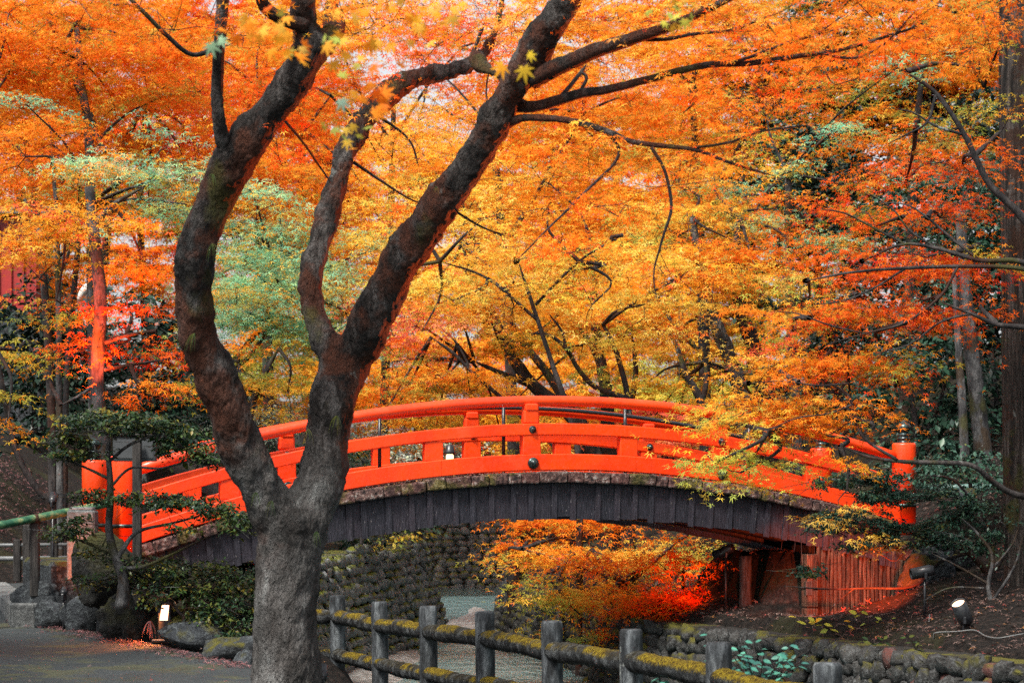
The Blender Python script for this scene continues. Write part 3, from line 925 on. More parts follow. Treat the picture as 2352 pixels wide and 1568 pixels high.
class Foliage:
    def __init__(self): self.V = []; self.T = []; self.C = []; self.n = 0; self.tw = MB(); self.count = 0
    def put(self, V, T, C):
        self.V.append(V); self.T.append(T + self.n); self.C.append(C); self.n += len(V); self.count += len(T)
    def pad(self, c, r, n, pal, size=.095, tmpl=STAR5, layer=.0, per=90, spread=(.42, 1.0), tilt=.43, droop=.34, hub=None, twigs=True, upb=.25, flat=.05, coherent=.72, tw=1.0):
        """a cloud of flat leafy sprays inside an ellipsoid of half axes r"""
        c = np.asarray(c, float); r = np.asarray(r, float)
        ns = max(2, int(n / per))
        u = unit(rng.normal(size=(ns, 3))) * (rng.random((ns, 1)) ** (1 / 2.4))
        sc = c + u * r
        if layer: sc[:, 2] = np.round(sc[:, 2] / layer) * layer + rng.normal(0, layer * .14, ns)
        sr = rng.uniform(spread[0], spread[1], ns) * min(1.0, .55 + .3 * float(r.max()))
        m = np.maximum(6, rng.normal(per, per * .3, ns)).astype(int)
        idx = np.repeat(np.arange(ns), m); k = len(idx)
        ang = rng.uniform(0, 2 * np.pi, k); rad = np.sqrt(rng.random(k)) * (1 + .35 * np.sin(ang * 3 + idx))
        rad *= sr[idx]
        tl = rng.normal(0, .22, (ns, 2))
        dx, dy = rad * np.cos(ang), rad * np.sin(ang)
        dz = tl[idx, 0] * dx + tl[idx, 1] * dy - droop * rad ** 2 + rng.normal(0, flat * .5, k)
        Cc = sc[idx] + np.stack([dx, dy, dz], -1)
        U = np.stack([np.cos(ang), np.sin(ang), np.full(k, -.35)], -1) + rng.normal(0, .5, (k, 3))
        N = np.stack([np.zeros(k), np.zeros(k), np.ones(k)], -1) + rng.normal(0, tilt, (k, 3)); N[:, 2] = np.abs(N[:, 2]) + upb
        base = pick(pal, ns)[idx]; own = pick(pal, k)
        own = np.where(rng.random((k, 1)) < coherent, base, own)
        own = own * rng.uniform(.82, 1.12, (k, 1)) * (1 + rng.normal(0, .05, (k, 3)))
        sz_ = size * rng.uniform(.5, 1.45, k) * rng.uniform(.8, 1.15, ns)[idx]
        self.put(*leaf_cloud(Cc, U, N, sz_, np.clip(own, .003, .95), tmpl))
        if twigs:
            hub = c - np.array([0, 0, r[2] * .5]) if hub is None else np.asarray(hub, float)
            joints = [hub]
            for s_ in sc[:: max(1, ns // 12)]:
                jn = min(joints, key=lambda e: np.linalg.norm(e - s_) + .25 * np.linalg.norm(e - hub))
                mid = (jn + s_) / 2 + rng.normal(0, .05, 3) + np.array([0, 0, .05 * np.linalg.norm(s_ - jn)])
                pth = catmull([jn, mid, s_ - np.array([0, 0, .03])], 6)
                joints += [pth[2], pth[4], pth[5]]
                self.tw.add(*tube(pth, np.linspace(.0075, .003, 6) * tw, 3, False))
                e = s_ + rng.normal(0, .25, 3) * np.array([1, 1, .3])
                self.tw.add(*tube([mid * .4 + s_ * .6, e], [.004 * tw, .002 * tw], 3, False))
    def build(self, name, mat, parent, twmat=None):
        o = None
        if self.V:
            me = tri_mesh(name, np.concatenate(self.V), np.concatenate(self.T), mat, np.concatenate(self.C))
            o = link(name, me, parent)
        if twmat and self.tw.v: self.tw.build('twigs', twmat, parent, True)['kind'] = 'stuff'
        return o

TRI_TOTAL = [0]
def px_pad(fol, x, y, rx, ry, d, dr, pal, dens=1.0, size=None, tmpl=None, hub=None, **kw):
    """pad given by where it shows; dens is how often leaves cover its visible area"""
    s = S(d)
    if tmpl is None: tmpl = STAR5 if d < 25 else STAR3
    if size is None: size = .062 if d < 25 else .075 if d < 33 else .086 if d < 45 else .12 if d < 52 else .18 if d < 68 else .24
    area = math.pi * rx / s * ry / s
    at = .33 if tmpl is STAR5 else .25 if tmpl is STAR3 else .33
    n = int(dens * 1.5 * area / (at * .5 * size * size))
    fol.pad(P(x, y, d), (rx / s, dr, ry / s), n, pal, size, tmpl, hub=hub, **kw)

def limb_path(pts, d, n=None):
    """picture polyline (x, y, width[, depth]) -> world path and radii"""
    W = []; R = []
    for p in pts:
        dd = p[3] if len(p) > 3 else d
        W.append(P(p[0], p[1], dd)); R.append(p[2] / 2 / S(dd))
    n = n or max(8, 5 * len(pts))
    path = catmull(W, n); rad = np.interp(np.linspace(0, 1, n), np.linspace(0, 1, len(R)), R)
    if R[-1] < .04: rad[-3:] *= np.array([.8, .55, .2])
    return path, rad

def tree(name, label, limbs, d, pads, bark_m='bark_grey', leaf='leaf', cat='tree', group=None, size=None, twm='bark_dark', ground=True, seg=10, dens=1.0):
    """limbs[0] is the trunk from the ground up; pads: (x, y, rx, ry, depth, depth radius, palette[, density])"""
    root = thing(name, label, cat, group)
    pts = list(limbs[0])
    if ground:
        p0 = pts[0]; dd = p0[3] if len(p0) > 3 else d
        q = P(p0[0], p0[1], dd); zz = gz(q[0], q[1]) - .15
        if zz < q[2] - .05:
            yb = HORIZON - (zz - EYE) * F / dd
            pts = [(p0[0], yb, p0[2] * 1.35, dd), (p0[0], yb * .8 + p0[1] * .2, p0[2] * 1.1, dd)] + pts
    path, rad = limb_path(pts, d)
    MB().add(*tube(path, rad, seg, True, .12, d)).build('trunk', M[bark_m], root, True)
    ends = [path[-1]]
    for lb in limbs[1:]:
        pth, rd = limb_path(lb, d)
        MB().add(*tube(pth, rd, max(5, seg - 3), True, .1, d)).build('limb', M[bark_m], root, True)
        ends += [pth[-1], pth[len(pth) // 2]]
    fol = Foliage()
    for p in pads:
        x, y, rx, ry, pd, pr, pal = p[:7]; dn = p[7] if len(p) > 7 else 1.0
        c = P(x, y, pd)
        h = min(ends, key=lambda e: np.linalg.norm(e - c))
        # a bough reaching from the wood into the leaves
        mid = (h + c) / 2 + np.array([rng.normal(0, .15), rng.normal(0, .15), .05 * np.linalg.norm(c - h)])
        bp = catmull([h, mid, c], 9)
        fol.tw.add(*tube(bp, np.linspace(.030, .010, 9), 5, False, .1))
        px_pad(fol, x, y, rx, ry, pd, pr, pal, dn * dens, size, hub=c, layer=.52 if pd < 45 else .7)
    fol.build('crown', M[leaf], root, M[twm])
    TRI_TOTAL[0] += fol.count
    return root

# ------------------------------------------------------------------ the big maple in front
maple = thing('maple_tree', 'big dark forking maple with mossy bark standing in front of the bridge', 'tree', loc=(0, 0, 0))
MD = 15.0
L_ = {
    'trunk': [(658, 1720, 185), (657, 1640, 168), (658, 1568, 158), (658, 1450, 150), (662, 1350, 143), (668, 1270, 148), (672, 1200, 165), (668, 1165, 150)],
    'A': [(672, 1230, 120), (612, 1140, 112, 14.9), (566, 1050, 100, 14.8), (524, 950, 96, 14.7), (484, 850, 92, 14.6), (452, 750, 88, 14.5), (442, 650, 90, 14.4), (456, 560, 88, 14.3), (490, 460, 88, 14.3), (533, 375, 94, 14.2), (598, 290, 82, 14.1), (658, 210, 76, 14.0), (706, 130, 74, 13.9), (738, 92, 66, 13.9)],
    'A_up': [(712, 130, 60, 13.9), (702, 70, 54, 13.9), (697, 0, 48, 13.8), (690, -70, 44, 13.8)],
    'A_back': [(725, 110, 66, 13.9), (760, 78, 48, 14.1), (770, 50, 34, 14.6), (762, 10, 26, 15.0), (770, -60, 22, 15.2)],
    'A_twin': [(533, 390, 50, 14.2), (514, 330, 36, 14.1), (502, 270, 29, 14.0), (499, 200, 28, 14.0), (504, 100, 27, 13.9), (512, 0, 29, 13.8), (515, -60, 28, 13.8)],
    'A_hook': [(700, 60, 34, 13.8), (640, 40, 30, 13.7), (605, 10, 28, 13.6), (596, -40, 26, 13.5)],
    'B': [(676, 1235, 120), (728, 1120, 105, 15.1), (752, 1010, 104, 15.2), (772, 910, 106, 15.2), (788, 835, 112, 15.3), (800, 800, 108, 15.3)],
    'B1': [(790, 850, 80, 15.3), (744, 780, 68, 15.3), (716, 705, 58, 15.4), (720, 620, 60, 15.5), (745, 530, 58, 15.6), (770, 430, 56, 15.7), (797, 340, 53, 15.8), (850, 262, 52, 15.9), (920, 197, 50, 16.0), (1000, 168, 42, 16.1), (1075, 150, 36, 16.1), (1120, 110, 26, 16.2), (1145, 40, 20, 16.3), (1160, -40, 16, 16.4)],
    'B2': [(795, 850, 100, 15.3), (835, 770, 96, 15.2), (872, 690, 95, 15.1), (910, 612, 92, 15.0), (960, 540, 87, 14.9), (1020, 460, 80, 14.8), (1075, 380, 75, 14.7), (1120, 300, 72, 14.6), (1165, 222, 74, 14.5), (1212, 150, 74, 14.4), (1250, 80, 68, 14.3), (1292, 20, 58, 14.2), (1330, -40, 50, 14.1)],
    'B2_side': [(1190, 190, 44, 14.5), (1140, 170, 30, 14.8), (1100, 145, 26, 15.1), (1085, 115, 22, 15.4)],
    'B3': [(1225, 180, 48, 14.4), (1300, 146, 38, 14.2), (1370, 116, 36, 14.0), (1450, 90, 30, 13.8), (1540, 60, 23, 13.6), (1650, 10, 16, 13.4), (1740, -40, 12, 13.2)],
    'B4': [(1180, 240, 34, 14.6), (1230, 245, 26, 14.5), (1330, 216, 23, 14.3), (1400, 205, 20, 14.1), (1500, 180, 18, 13.9), (1620, 150, 16, 13.7), (1720, 146, 14, 13.6), (1830, 130, 12, 13.5), (1930, 115, 10, 13.4), (2050, 80, 7, 13.3), (2110, 60, 5, 13.2)],
    'B5': [(1150, 290, 30, 14.6), (1200, 272, 18, 14.5), (1260, 272, 16, 14.4), (1320, 280, 15, 14.3), (1390, 300, 14, 14.2), (1450, 325, 12, 14.1), (1520, 335, 11, 14.0), (1600, 345, 9, 13.9), (1680, 375, 7, 13.8), (1780, 405, 5, 13.7)],
}
def voxel_wood(chains, name, mat, parent, vox=.014, amp=.03, seed=0):
    """limbs grown into each other: overlapping tubes fused by a voxel remesh, then roughened like bark"""
    mb = MB()
    for lb in chains:
        p, r = limb_path(lb, MD, n=6 * len(lb))
        mb.add(*tube(p, r, 16, True, .10, seed))
    me = raw_mesh('tmp', mb.v, mb.f)
    o = link('tmp', me)
    md = o.modifiers.new('r', 'REMESH'); md.mode = 'VOXEL'; md.voxel_size = vox; md.use_smooth_shade = True
    sm = o.modifiers.new('s', 'SMOOTH'); sm.factor = .6; sm.iterations = 14
    dg = bpy.context.evaluated_depsgraph_get()
    m2 = bpy.data.meshes.new_from_object(o.evaluated_get(dg))
    bpy.data.objects.remove(o)
    n = len(m2.vertices)
    co = np.empty(n * 3, np.float32); no = np.empty(n * 3, np.float32)
    m2.vertices.foreach_get('co', co); m2.vertex_normals.foreach_get('vector', no)
    co = co.reshape(-1, 3); no = no.reshape(-1, 3)
    dsp = np.array([mnoise.noise(Vector((c[0] * 4.2, c[1] * 4.2, c[2] * 2.6))) * .75 + mnoise.noise(Vector((c[0] * 12, c[1] * 12, c[2] * 7))) * .38 + abs(mnoise.noise(Vector((c[0] * 34, c[1] * 34, c[2] * 15)))) * .35 for c in co.astype(float)])
    co = co + no * (dsp * amp)[:, None]
    m2.vertices.foreach_set('co', co.ravel().astype(np.float32))
    m2.materials.clear(); m2.materials.append(M[mat])
    m2.polygons.foreach_set('use_smooth', np.ones(len(m2.polygons), bool))
    m2.update(); m2.name = name
    return link(name, m2, parent)
voxel_wood([L_[k] for k in ('trunk', 'A', 'A_up', 'A_back', 'B', 'B1', 'B2', 'B2_side')], 'trunk', 'bark_main', maple, .015, .05)
for k in ('A_twin', 'A_hook', 'B3', 'B4', 'B5'):
    p, r = limb_path(L_[k], MD, n=7 * len(L_[k]))
    MB().add(*tube(p, r, 12, True, .16, 3)).build('limb', M['bark_main'], maple, True)
TW = [
    [(1385, 300, 9, 14.2), (1418, 340, 8, 14.2), (1412, 372, 7, 14.2), (1370, 420, 7, 14.2), (1310, 480, 6, 14.2), (1240, 548, 4, 14.2), (1180, 600, 3, 14.2)],
    [(1495, 335, 9, 14.0), (1530, 400, 8, 14.0), (1541, 480, 8, 14.0), (1520, 550, 6, 14.0), (1502, 620, 4, 14.0), (1510, 690, 3, 14.)],
    [(1600, 345, 7, 13.9), (1680, 330, 6, 13.8), (1760, 300, 5, 13.7), (1850, 290, 3, 13.6)],
    [(1560, 175, 8, 13.8), (1595, 200, 7, 13.8), (1600, 230, 6, 13.8), (1570, 265, 5, 13.8)],
    [(1330, 215, 9, 14.3), (1345, 175, 8, 14.3), (1330, 160, 7, 14.3)],
    [(1285, 225, 11, 14.4), (1320, 180, 10, 14.5), (1350, 150, 9, 14.6)],
    [(1680, 148, 8, 13.6), (1780, 110, 7, 13.5), (1880, 70, 5, 13.4), (1960, 20, 4, 13.3)],
    [(1880, 120, 7, 13.4), (1960, 130, 6, 13.4), (2030, 95, 5, 13.3), (2110, 20, 4, 13.2)],
    [(1450, 90, 12, 13.8), (1560, 85, 9, 13.7), (1680, 70, 7, 13.6), (1790, 30, 5, 13.5), (1850, -10, 4, 13.4)],
    [(505, 110, 12, 13.9), (440, 125, 11, 13.8), (380, 80, 11, 13.7), (320, 20, 10, 13.6), (285, -20, 8, 13.6)],
    [(320, 20, 7, 13.6), (290, 12, 6, 13.6), (262, 14, 5, 13.6), (245, 5, 4, 13.6)],
    [(810, 370, 8, 15.8), (880, 420, 6, 15.9), (950, 460, 4, 16.0), (1010, 470, 3, 16.0)],
    [(870, 270, 8, 15.9), (940, 320, 5, 16), (960, 380, 4, 16.0)],
    [(660, 280, 7, 14.0), (700, 330, 6, 14.2), (730, 380, 5, 14.4), (760, 420, 4, 14.5)],
    [(1075, 155, 12, 16.1), (1095, 100, 9, 16.1), (1110, 50, 7, 16.1)],
    [(1030, 470, 7, 14.8), (1100, 520, 5, 14.9), (1160, 540, 4, 14.9)],
]
bmb = MB()
for lb in TW:
    p, r = limb_path(lb, MD, n=6 * len(lb))
    p = p + np.array([[mnoise.noise(Vector(q * 3)) * .02, 0, mnoise.noise(Vector(q * 3 + 9)) * .025] for q in p])
    bmb.add(*tube(p, r, 7, True))
bmb.build('twigs', M['bark_dark'], maple, True)['kind'] = 'stuff'
fol = Foliage()
mp = [  # x, y, rx, ry, depth, depth r, palette, density
    (1560, 30, 190, 70, 13.6, 1.0, 'amber', .55), (1800, 60, 220, 90, 13.4, 1.0, 'orange', .6), (2060, 40, 200, 80, 13.2, 1.0, 'orange', .6),
    (2260, 60, 140, 90, 13.2, 1.0, 'orange', .5), (1420, 20, 120, 50, 13.8, .8, 'amber', .5), (1700, 200, 170, 55, 13.7, .8, 'orange', .42), (1920, 170, 150, 50, 13.4, .8, 'redorange', .42),
    (1350, 330, 120, 40, 14.2, .6, 'amber', .35), (1560, 400, 120, 50, 13.9, .6, 'amber', .35), (1420, 470, 130, 55, 14.1, .6, 'orange', .32), (1300, 560, 120, 45, 14.2, .6, 'orange', .3), (1540, 600, 90, 60, 14.0, .6, 'amber', .28),
    (1720, 340, 110, 40, 13.8, .6, 'orange', .35), (400, 40, 150, 60, 13.7, .9, 'orange', .6), (180, 30, 160, 60, 13.5, .9, 'orange', .6), (600, 150, 60, 60, 14.3, .6, 'redorange', .3), (620, 200, 90, 60, 14.4, .5, 'redorange', .5), (640, 330, 110, 60, 14.6, .6, 'redorange', .4), (560, 60, 120, 60, 13.8, .9, 'orange', .5),
    (1000, 80, 150, 60, 16.2, .8, 'redorange', .6), (900, 20, 140, 60, 15.0, .8, 'amber', .7), (780, 30, 110, 60, 14.6, .8, 'orange', .7), (1180, 20, 120, 50, 15.6, .8, 'amber', .7), (1130, 60, 120, 60, 16.2, .8, 'redorange', .45), (900, 330, 110, 60, 16.0, .5, 'amber', .25), (980, 470, 70, 40, 16.0, .4, 'orange', .3), (860, 30, 120, 50, 14.3, .7, 'amber', .35), (830, 200, 70, 50, 15.6, .4, 'redorange', .35),
]
for (x, y, rx, ry, d_, dr_, pal, dn) in mp:
    px_pad(fol, x, y, rx, ry, d_, dr_, pal, dn * .9, .045, STAR5, per=40, spread=(.18, .42), flat=.04, tw=.45)
# leaves far nearer the lens than the rest, out of focus
fol2 = Foliage()
for (x, y, rx, ry, d_, pal, n) in ((600, 55, 110, 40, 7.5, 'orange', 26), (650, 95, 60, 25, 7.2, 'amber', 12), (860, 60, 120, 55, 7.8, 'amber', 26), (960, 40, 90, 40, 8, 'amber', 16), (850, 215, 50, 30, 7.4, 'orange', 12), (1560, 20, 60, 25, 8, 'yellowgreen', 16), (790, 300, 50, 20, 8.5, 'olive', 10), (790, 130, 40, 40, 7.6, 'yellowgreen', 8)):
    c_ = P(x, y, d_); s_ = S(d_)
    for i in range(n):
        q = c_ + rng.normal(0, .5, 3) * np.array([rx / s_, .3, ry / s_])
        fol2.put(*leaf_cloud(q[None], rng.normal(0, 1, (1, 3)) + np.array([[0, 0, -.6]]), np.array([[0, -1., .5]]) + rng.normal(0, .45, (1, 3)), np.array([.042 * rng.uniform(.8, 1.2)]), pick(pal, 1) * rng.uniform(.8, 1.05), STAR7))
fol2.build('near_leaves', M['leaf'], maple)['kind'] = 'stuff'
fol.build('crown', M['leaf'], maple, M['bark_dark'])
TRI_TOTAL[0] += fol.count
for (x, y, d_, sz_, rot, col) in ((1154, 152, 8.0, .052, -.6, (.93, .42, .03)), (1204, 158, 8.0, .054, .15, (.90, .60, .05)), (1216, 125, 8.1, .034, .9, (.90, .66, .05)), (484, 104, 7.5, .045, .3, (.35, .62, .38)), (505, 92, 7.4, .035, 1.2, (.40, .66, .42)), (785, 232, 7.5, .042, .2, (.45, .70, .52)), (880, 215, 7.4, .045, 2.2, (.90, .25, .02)), (860, 262, 7.4, .045, 1.9, (.90, .28, .02))):
    V, T, C_ = leaf_cloud(np.array([[0., 0, 0]]), np.array([[math.sin(rot), .25, -math.cos(rot) * .9]]), np.array([[.1, -1., .35]]), np.array([sz_ * 1.15]), np.array([col]), STAR7)
    o = link('leaf', tri_mesh('leaf', V, T, M['leaf'], C_), maple); o.location = P(x, y, d_)
    q = P(x, y, d_)

# grass-like ferns growing out of the bark
def tuft(c, n, L, parent, name='fern_tuft', pal='fern', wid=.005, out=(0, -1, 0)):
    V, T, C_ = [], [], []
    b = 0
    for i in range(n):
        a = rng.uniform(-1.2, 1.2); l = L * rng.uniform(.6, 1.15)
        d0 = np.array([math.sin(a) * .30 + out[0] * .6, out[1] * rng.uniform(.15, .45), rng.uniform(-.1, .5)]) ; p = np.zeros(3)
        col = pick(pal, 1)[0] * rng.uniform(.8, 1.3)
        side = np.array([math.cos(a), .2, math.sin(a) * .5]); side /= np.linalg.norm(side)
        m = 6
        for k in range(m):
            w = wid * (1 - k / (m - .5))
            V += [p - side * w, p + side * w]; C_ += [col, col]
            d0 = d0 + np.array([0, 0, -.50]); d0 /= max(.4, np.linalg.norm(d0)); p = p + d0 * l / m
        for k in range(m - 1):
            T += [(b + 2 * k, b + 2 * k + 1, b + 2 * k + 3), (b + 2 * k, b + 2 * k + 3, b + 2 * k + 2)]
        b += 2 * m
    o = link(name, tri_mesh(name, V, T, M['leaf'], np.array(C_)), parent); o.location = c
    return o
for (x, y, d_, n_, l_) in ((487, 400, 13.95, 9, .16), (486, 560, 14.02, 10, .17), (447, 765, 14.1, 13, .19), (588, 1130, 14.55, 9, .13), (625, 1150, 14.6, 7, .16), (708, 985, 14.85, 7, .16), (775, 955, 14.85, 12, .19), (728, 1220, 14.6, 9, .15), (1002, 428, 14.4, 7, .10), (867, 570, 14.7, 6, .10)):
    tuft(P(x, y, d_), n_, l_, maple, wid=.0020)

# ------------------------------------------------------------------ maples beyond the bridge
G1 = 'maples beyond the bridge'
def maple_bg(label, d, limbs, pads, bark_m='bark_dark', **kw):
    return tree('maple_tree', label, limbs, d, pads, bark_m, 'leaf', 'tree', G1, **kw)
# left side
maple_bg('slim maple whose trunk glows red in a floodlight, behind the bridge post', 27, [
    [(240, 1130, 36), (238, 1000, 32), (224, 900, 31), (226, 800, 31), (231, 700, 30), (223, 600, 28), (214, 520, 26), (205, 430, 22)],
    [(228, 790, 12), (290, 770, 9), (360, 760, 6)], [(228, 850, 10), (300, 838, 8), (380, 825, 5)], [(226, 880, 9), (180, 910, 7), (140, 930, 4)], [(214, 520, 16), (260, 470, 11), (330, 430, 7)], [(214, 540, 16), (150, 490, 11), (60, 470, 7)]],
    [(340, 770, 90, 30, 27, .7, 'red', .8), (400, 800, 70, 30, 26.8, .6, 'redorange', .8), (190, 500, 150, 40, 26.5, .8, 'amber', .8), (60, 470, 110, 40, 26, .7, 'amber', .8), (330, 600, 110, 50, 27.5, .8, 'orange', .7), (130, 690, 90, 40, 27.6, .7, 'olive', .5), (290, 690, 90, 26, 27.2, .7, 'redorange', .6), (350, 925, 90, 28, 27, .6, 'orange', .8), (200, 800, 100, 40, 27.3, .5, 'redorange', .5), (60, 780, 90, 40, 27.3, .5, 'olive', .6)], 'bark_grey')
maple_bg('thin straight grey maple left of the red-lit trunk', 30, [
    [(138, 1130, 16), (136, 950, 15), (135, 780, 14), (133, 620, 13), (130, 480, 11), (120, 380, 8)], [(134, 640, 8), (165, 560, 7), (180, 480, 5)]],
    [(60, 360, 140, 80, 30, 1, 'orange', .8), (150, 420, 120, 60, 30.4, 1, 'olive', .6), (40, 560, 110, 50, 29, .8, 'orange', .7), (200, 600, 110, 60, 31, 1, 'orange', .6), (90, 640, 110, 34, 30.4, .8, 'orange', .5)], 'bark_grey')
maple_bg('thin dark maple leaning beside the straight grey one', 31, [
    [(148, 1130, 15), (152, 900, 14), (165, 720, 14), (178, 580, 13), (185, 480, 9)]],
    [(260, 375, 130, 45, 29, .9, 'mint', 1.0), (370, 345, 90, 36, 29, .8, 'mint', .8), (330, 430, 110, 30, 29, .8, 'mint', .6), (60, 240, 80, 36, 30, .8, 'mint', .5), (470, 390, 80, 34, 30, .8, 'mint', .7), (430, 470, 70, 30, 30, .8, 'mint', .6), (120, 330, 120, 60, 32, 1, 'orange', .6)], 'bark_dark')
maple_bg('curved dark maple stem bending out of the leafy left slope', 26, [
    [(118, 1165, 22), (92, 1130, 18), (48, 1062, 15), (24, 990, 13), (8, 900, 12), (-10, 800, 10)]],
    [(20, 960, 60, 45, 25.6, .5, 'olive', .7), (-10, 800, 60, 40, 26, .6, 'olive', .6)], 'bark_dark')
maple_bg('tall grey twin-stemmed maple in the upper left canopy', 34, [
    [(215, 900, 26), (210, 600, 24), (206, 345, 22), (198, 260, 20), (186, 190, 18), (182, 120, 16), (176, 65, 13)],
    [(192, 230, 16), (165, 170, 14), (145, 120, 12), (120, 60, 9), (100, 30, 7)], [(206, 260, 14), (225, 320, 14), (242, 350, 13)], [(145, 120, 10), (158, 85, 9), (170, 60, 6)]],
    [(120, 110, 170, 110, 34, 1.4, 'orange', .9), (330, 90, 160, 90, 34, 1.4, 'orange', .9), (70, 240, 140, 80, 34.5, 1.4, 'orange', .8), (380, 220, 140, 80, 35, 1.4, 'orange', .8), (250, 210, 120, 80, 35, 1.2, 'orange', .6), (200, 20, 200, 60, 35, 1.4, 'orange', .7)], 'bark_grey')
maple_bg('leaning broken-looking grey maple under the upper left canopy', 36, [
    [(225, 900, 22), (240, 600, 20), (265, 400, 16), (280, 345, 14), (300, 300, 13), (332, 240, 11)]],
    [(430, 330, 130, 80, 36, 1.4, 'redorange', .8), (330, 300, 130, 70, 36.5, 1.4, 'orange', .7), (460, 210, 110, 90, 36, 1.4, 'redorange', .7), (430, 450, 100, 60, 36, 1.2, 'mint', .7), (340, 460, 100, 50, 36, 1.2, 'orange', .8)], 'bark_grey')
maple_bg('maple with a dark leaning stem at the far left edge', 32, [
    [(120, 1000, 20), (105, 700, 18), (80, 450, 16), (58, 362, 15), (0, 308, 13), (-50, 260, 10)]],
    [(30, 150, 130, 110, 33, 1.2, 'orange', .8), (-10, 420, 90, 70, 32, 1, 'orange', .7), (20, 30, 150, 70, 33, 1.2, 'orange', .7)], 'bark_dark')
maple_bg('mint green leaved maple between the forks of the big tree', 35, [
    [(500, 960, 22), (512, 860, 16), (560, 800, 14), (605, 745, 12), (650, 680, 9)], [(515, 850, 12), (560, 830, 10), (600, 780, 9), (615, 740, 7)], [(500, 960, 14), (470, 860, 11), (440, 780, 8)]],
    [(590, 470, 100, 34, 31, 1.0, 'mint', .7), (640, 590, 100, 34, 31, 1.0, 'mint', .7), (560, 610, 90, 30, 31, 1.0, 'mint', .6), (600, 700, 110, 34, 31, 1.0, 'mint', .8), (590, 520, 110, 80, 35, 1.4, 'mint', .9), (630, 640, 110, 90, 35, 1.4, 'mint', .9), (560, 690, 110, 70, 34.5, 1.2, 'mint', .8), (640, 740, 90, 60, 35, 1.2, 'mint', .8), (540, 420, 90, 70, 35.5, 1.2, 'amber', .8), (630, 400, 90, 90, 36, 1.2, 'orange', .8), (820, 740, 60, 70, 36, 1.2, 'mint', .6), (840, 580, 80, 60, 37, 1.2, 'mint', .5), (700, 540, 70, 80, 37, 1.2, 'amber', .6)], 'bark_dark', dens=1.6)
maple_bg('dark stemmed amber maple behind the left end of the bridge', 33, [
    [(572, 1010, 18), (575, 950, 17), (592, 890, 16), (612, 850, 13), (640, 800, 9)], [(575, 960, 14), (556, 890, 13), (548, 830, 9)]],
    [(600, 860, 110, 60, 33, 1.0, 'olive', .8), (660, 900, 80, 50, 33, 1, 'amber', .8), (560, 800, 90, 50, 33.5, 1, 'orange', .6), (500, 830, 90, 50, 33.5, 1, 'olive', .5), (640, 930, 60, 30, 33, .6, 'gold', .6)], 'bark_dark')
# middle
maple_bg('large maple leaning left with a thick mottled trunk behind the bridge crown', 33, [
    [(1400, 1100, 44), (1372, 1062, 40), (1345, 1000, 36), (1300, 942, 33), (1225, 885, 30), (1165, 800, 26), (1130, 720, 22), (1090, 640, 16), (1060, 560, 11)], [(1225, 885, 20), (1160, 860, 12), (1090, 830, 9)]],
    [(1000, 640, 130, 60, 33, 1.2, 'gold', .8), (1120, 560, 130, 70, 33, 1.2, 'gold', .8), (960, 740, 110, 60, 32.5, 1.2, 'pink', .7), (1060, 730, 120, 60, 32.5, 1.2, 'amber', .8), (1180, 650, 130, 70, 32, 1.2, 'gold', .9), (900, 830, 70, 60, 33, 1, 'redorange', .6), (980, 840, 90, 50, 33, 1.2, 'olive', .7)], 'bark_dark')
maple_bg('golden maple with flat sunny sprays in front of the leaning trunks', 30, [
    [(1330, 1080, 16), (1310, 960, 14), (1270, 840, 12), (1230, 720, 10), (1190, 600, 7)], [(1240, 740, 8), (1120, 640, 6), (1010, 600, 4)], [(1230, 700, 8), (1330, 600, 6), (1430, 540, 4)]],
    [(1040, 690, 130, 30, 30, .9, 'gold', .8), (930, 640, 100, 30, 30, .8, 'gold', .7), (1180, 600, 120, 30, 30, .9, 'gold', .8), (1320, 620, 120, 30, 30, .9, 'yellowgreen', .7), (1090, 520, 120, 32, 30, .9, 'gold', .7), (1260, 480, 120, 34, 30, .9, 'amber', .7), (1440, 560, 110, 30, 30, .9, 'gold', .7), (970, 760, 90, 28, 30, .7, 'pink', .7), (1180, 700, 110, 26, 30, .8, 'gold', .7), (1360, 700, 90, 24, 30, .7, 'gold', .6), (1000, 440, 110, 34, 30.5, .9, 'gold', .6)])
maple_bg('dark maple stem leaning close beside the thick leaning trunk', 34.5, [
    [(1410, 1080, 26), (1360, 1000, 24), (1305, 930, 22), (1252, 850, 19), (1205, 790, 16), (1160, 720, 12)]],
    [(1090, 460, 120, 70, 35, 1.4, 'gold', .8), (970, 530, 110, 70, 35, 1.4, 'gold', .8), (1040, 380, 120, 70, 35.5, 1.4, 'amber', .8), (940, 430, 90, 80, 36, 1.4, 'gold', .7), (950, 320, 90, 60, 36, 1.4, 'amber', .7)], 'bark_dark')
maple_bg('upright dark maple trunk at the middle of the cluster behind the rail', 34, [
    [(1405, 1090, 40), (1398, 1000, 34), (1392, 900, 30), (1375, 800, 26), (1365, 700, 20), (1370, 600, 14)], [(1385, 860, 14), (1350, 780, 11), (1290, 700, 8)], [(1420, 1060, 20), (1440, 960, 16), (1460, 860, 13), (1450, 760, 9)]],
    [(1300, 560, 130, 80, 34, 1.2, 'orange', .8), (1400, 640, 130, 70, 33.5, 1.2, 'amber', .9), (1300, 700, 110, 55, 33, 1.0, 'amber', .9), (1420, 740, 100, 50, 33, 1.0, 'gold', .8), (1260, 420, 130, 80, 35, 1.4, 'orange', .8), (1210, 780, 90, 45, 32.6, .8, 'olive', .8), (1170, 930, 80, 40, 35, .8, 'orange', .6)], 'bark_dark')
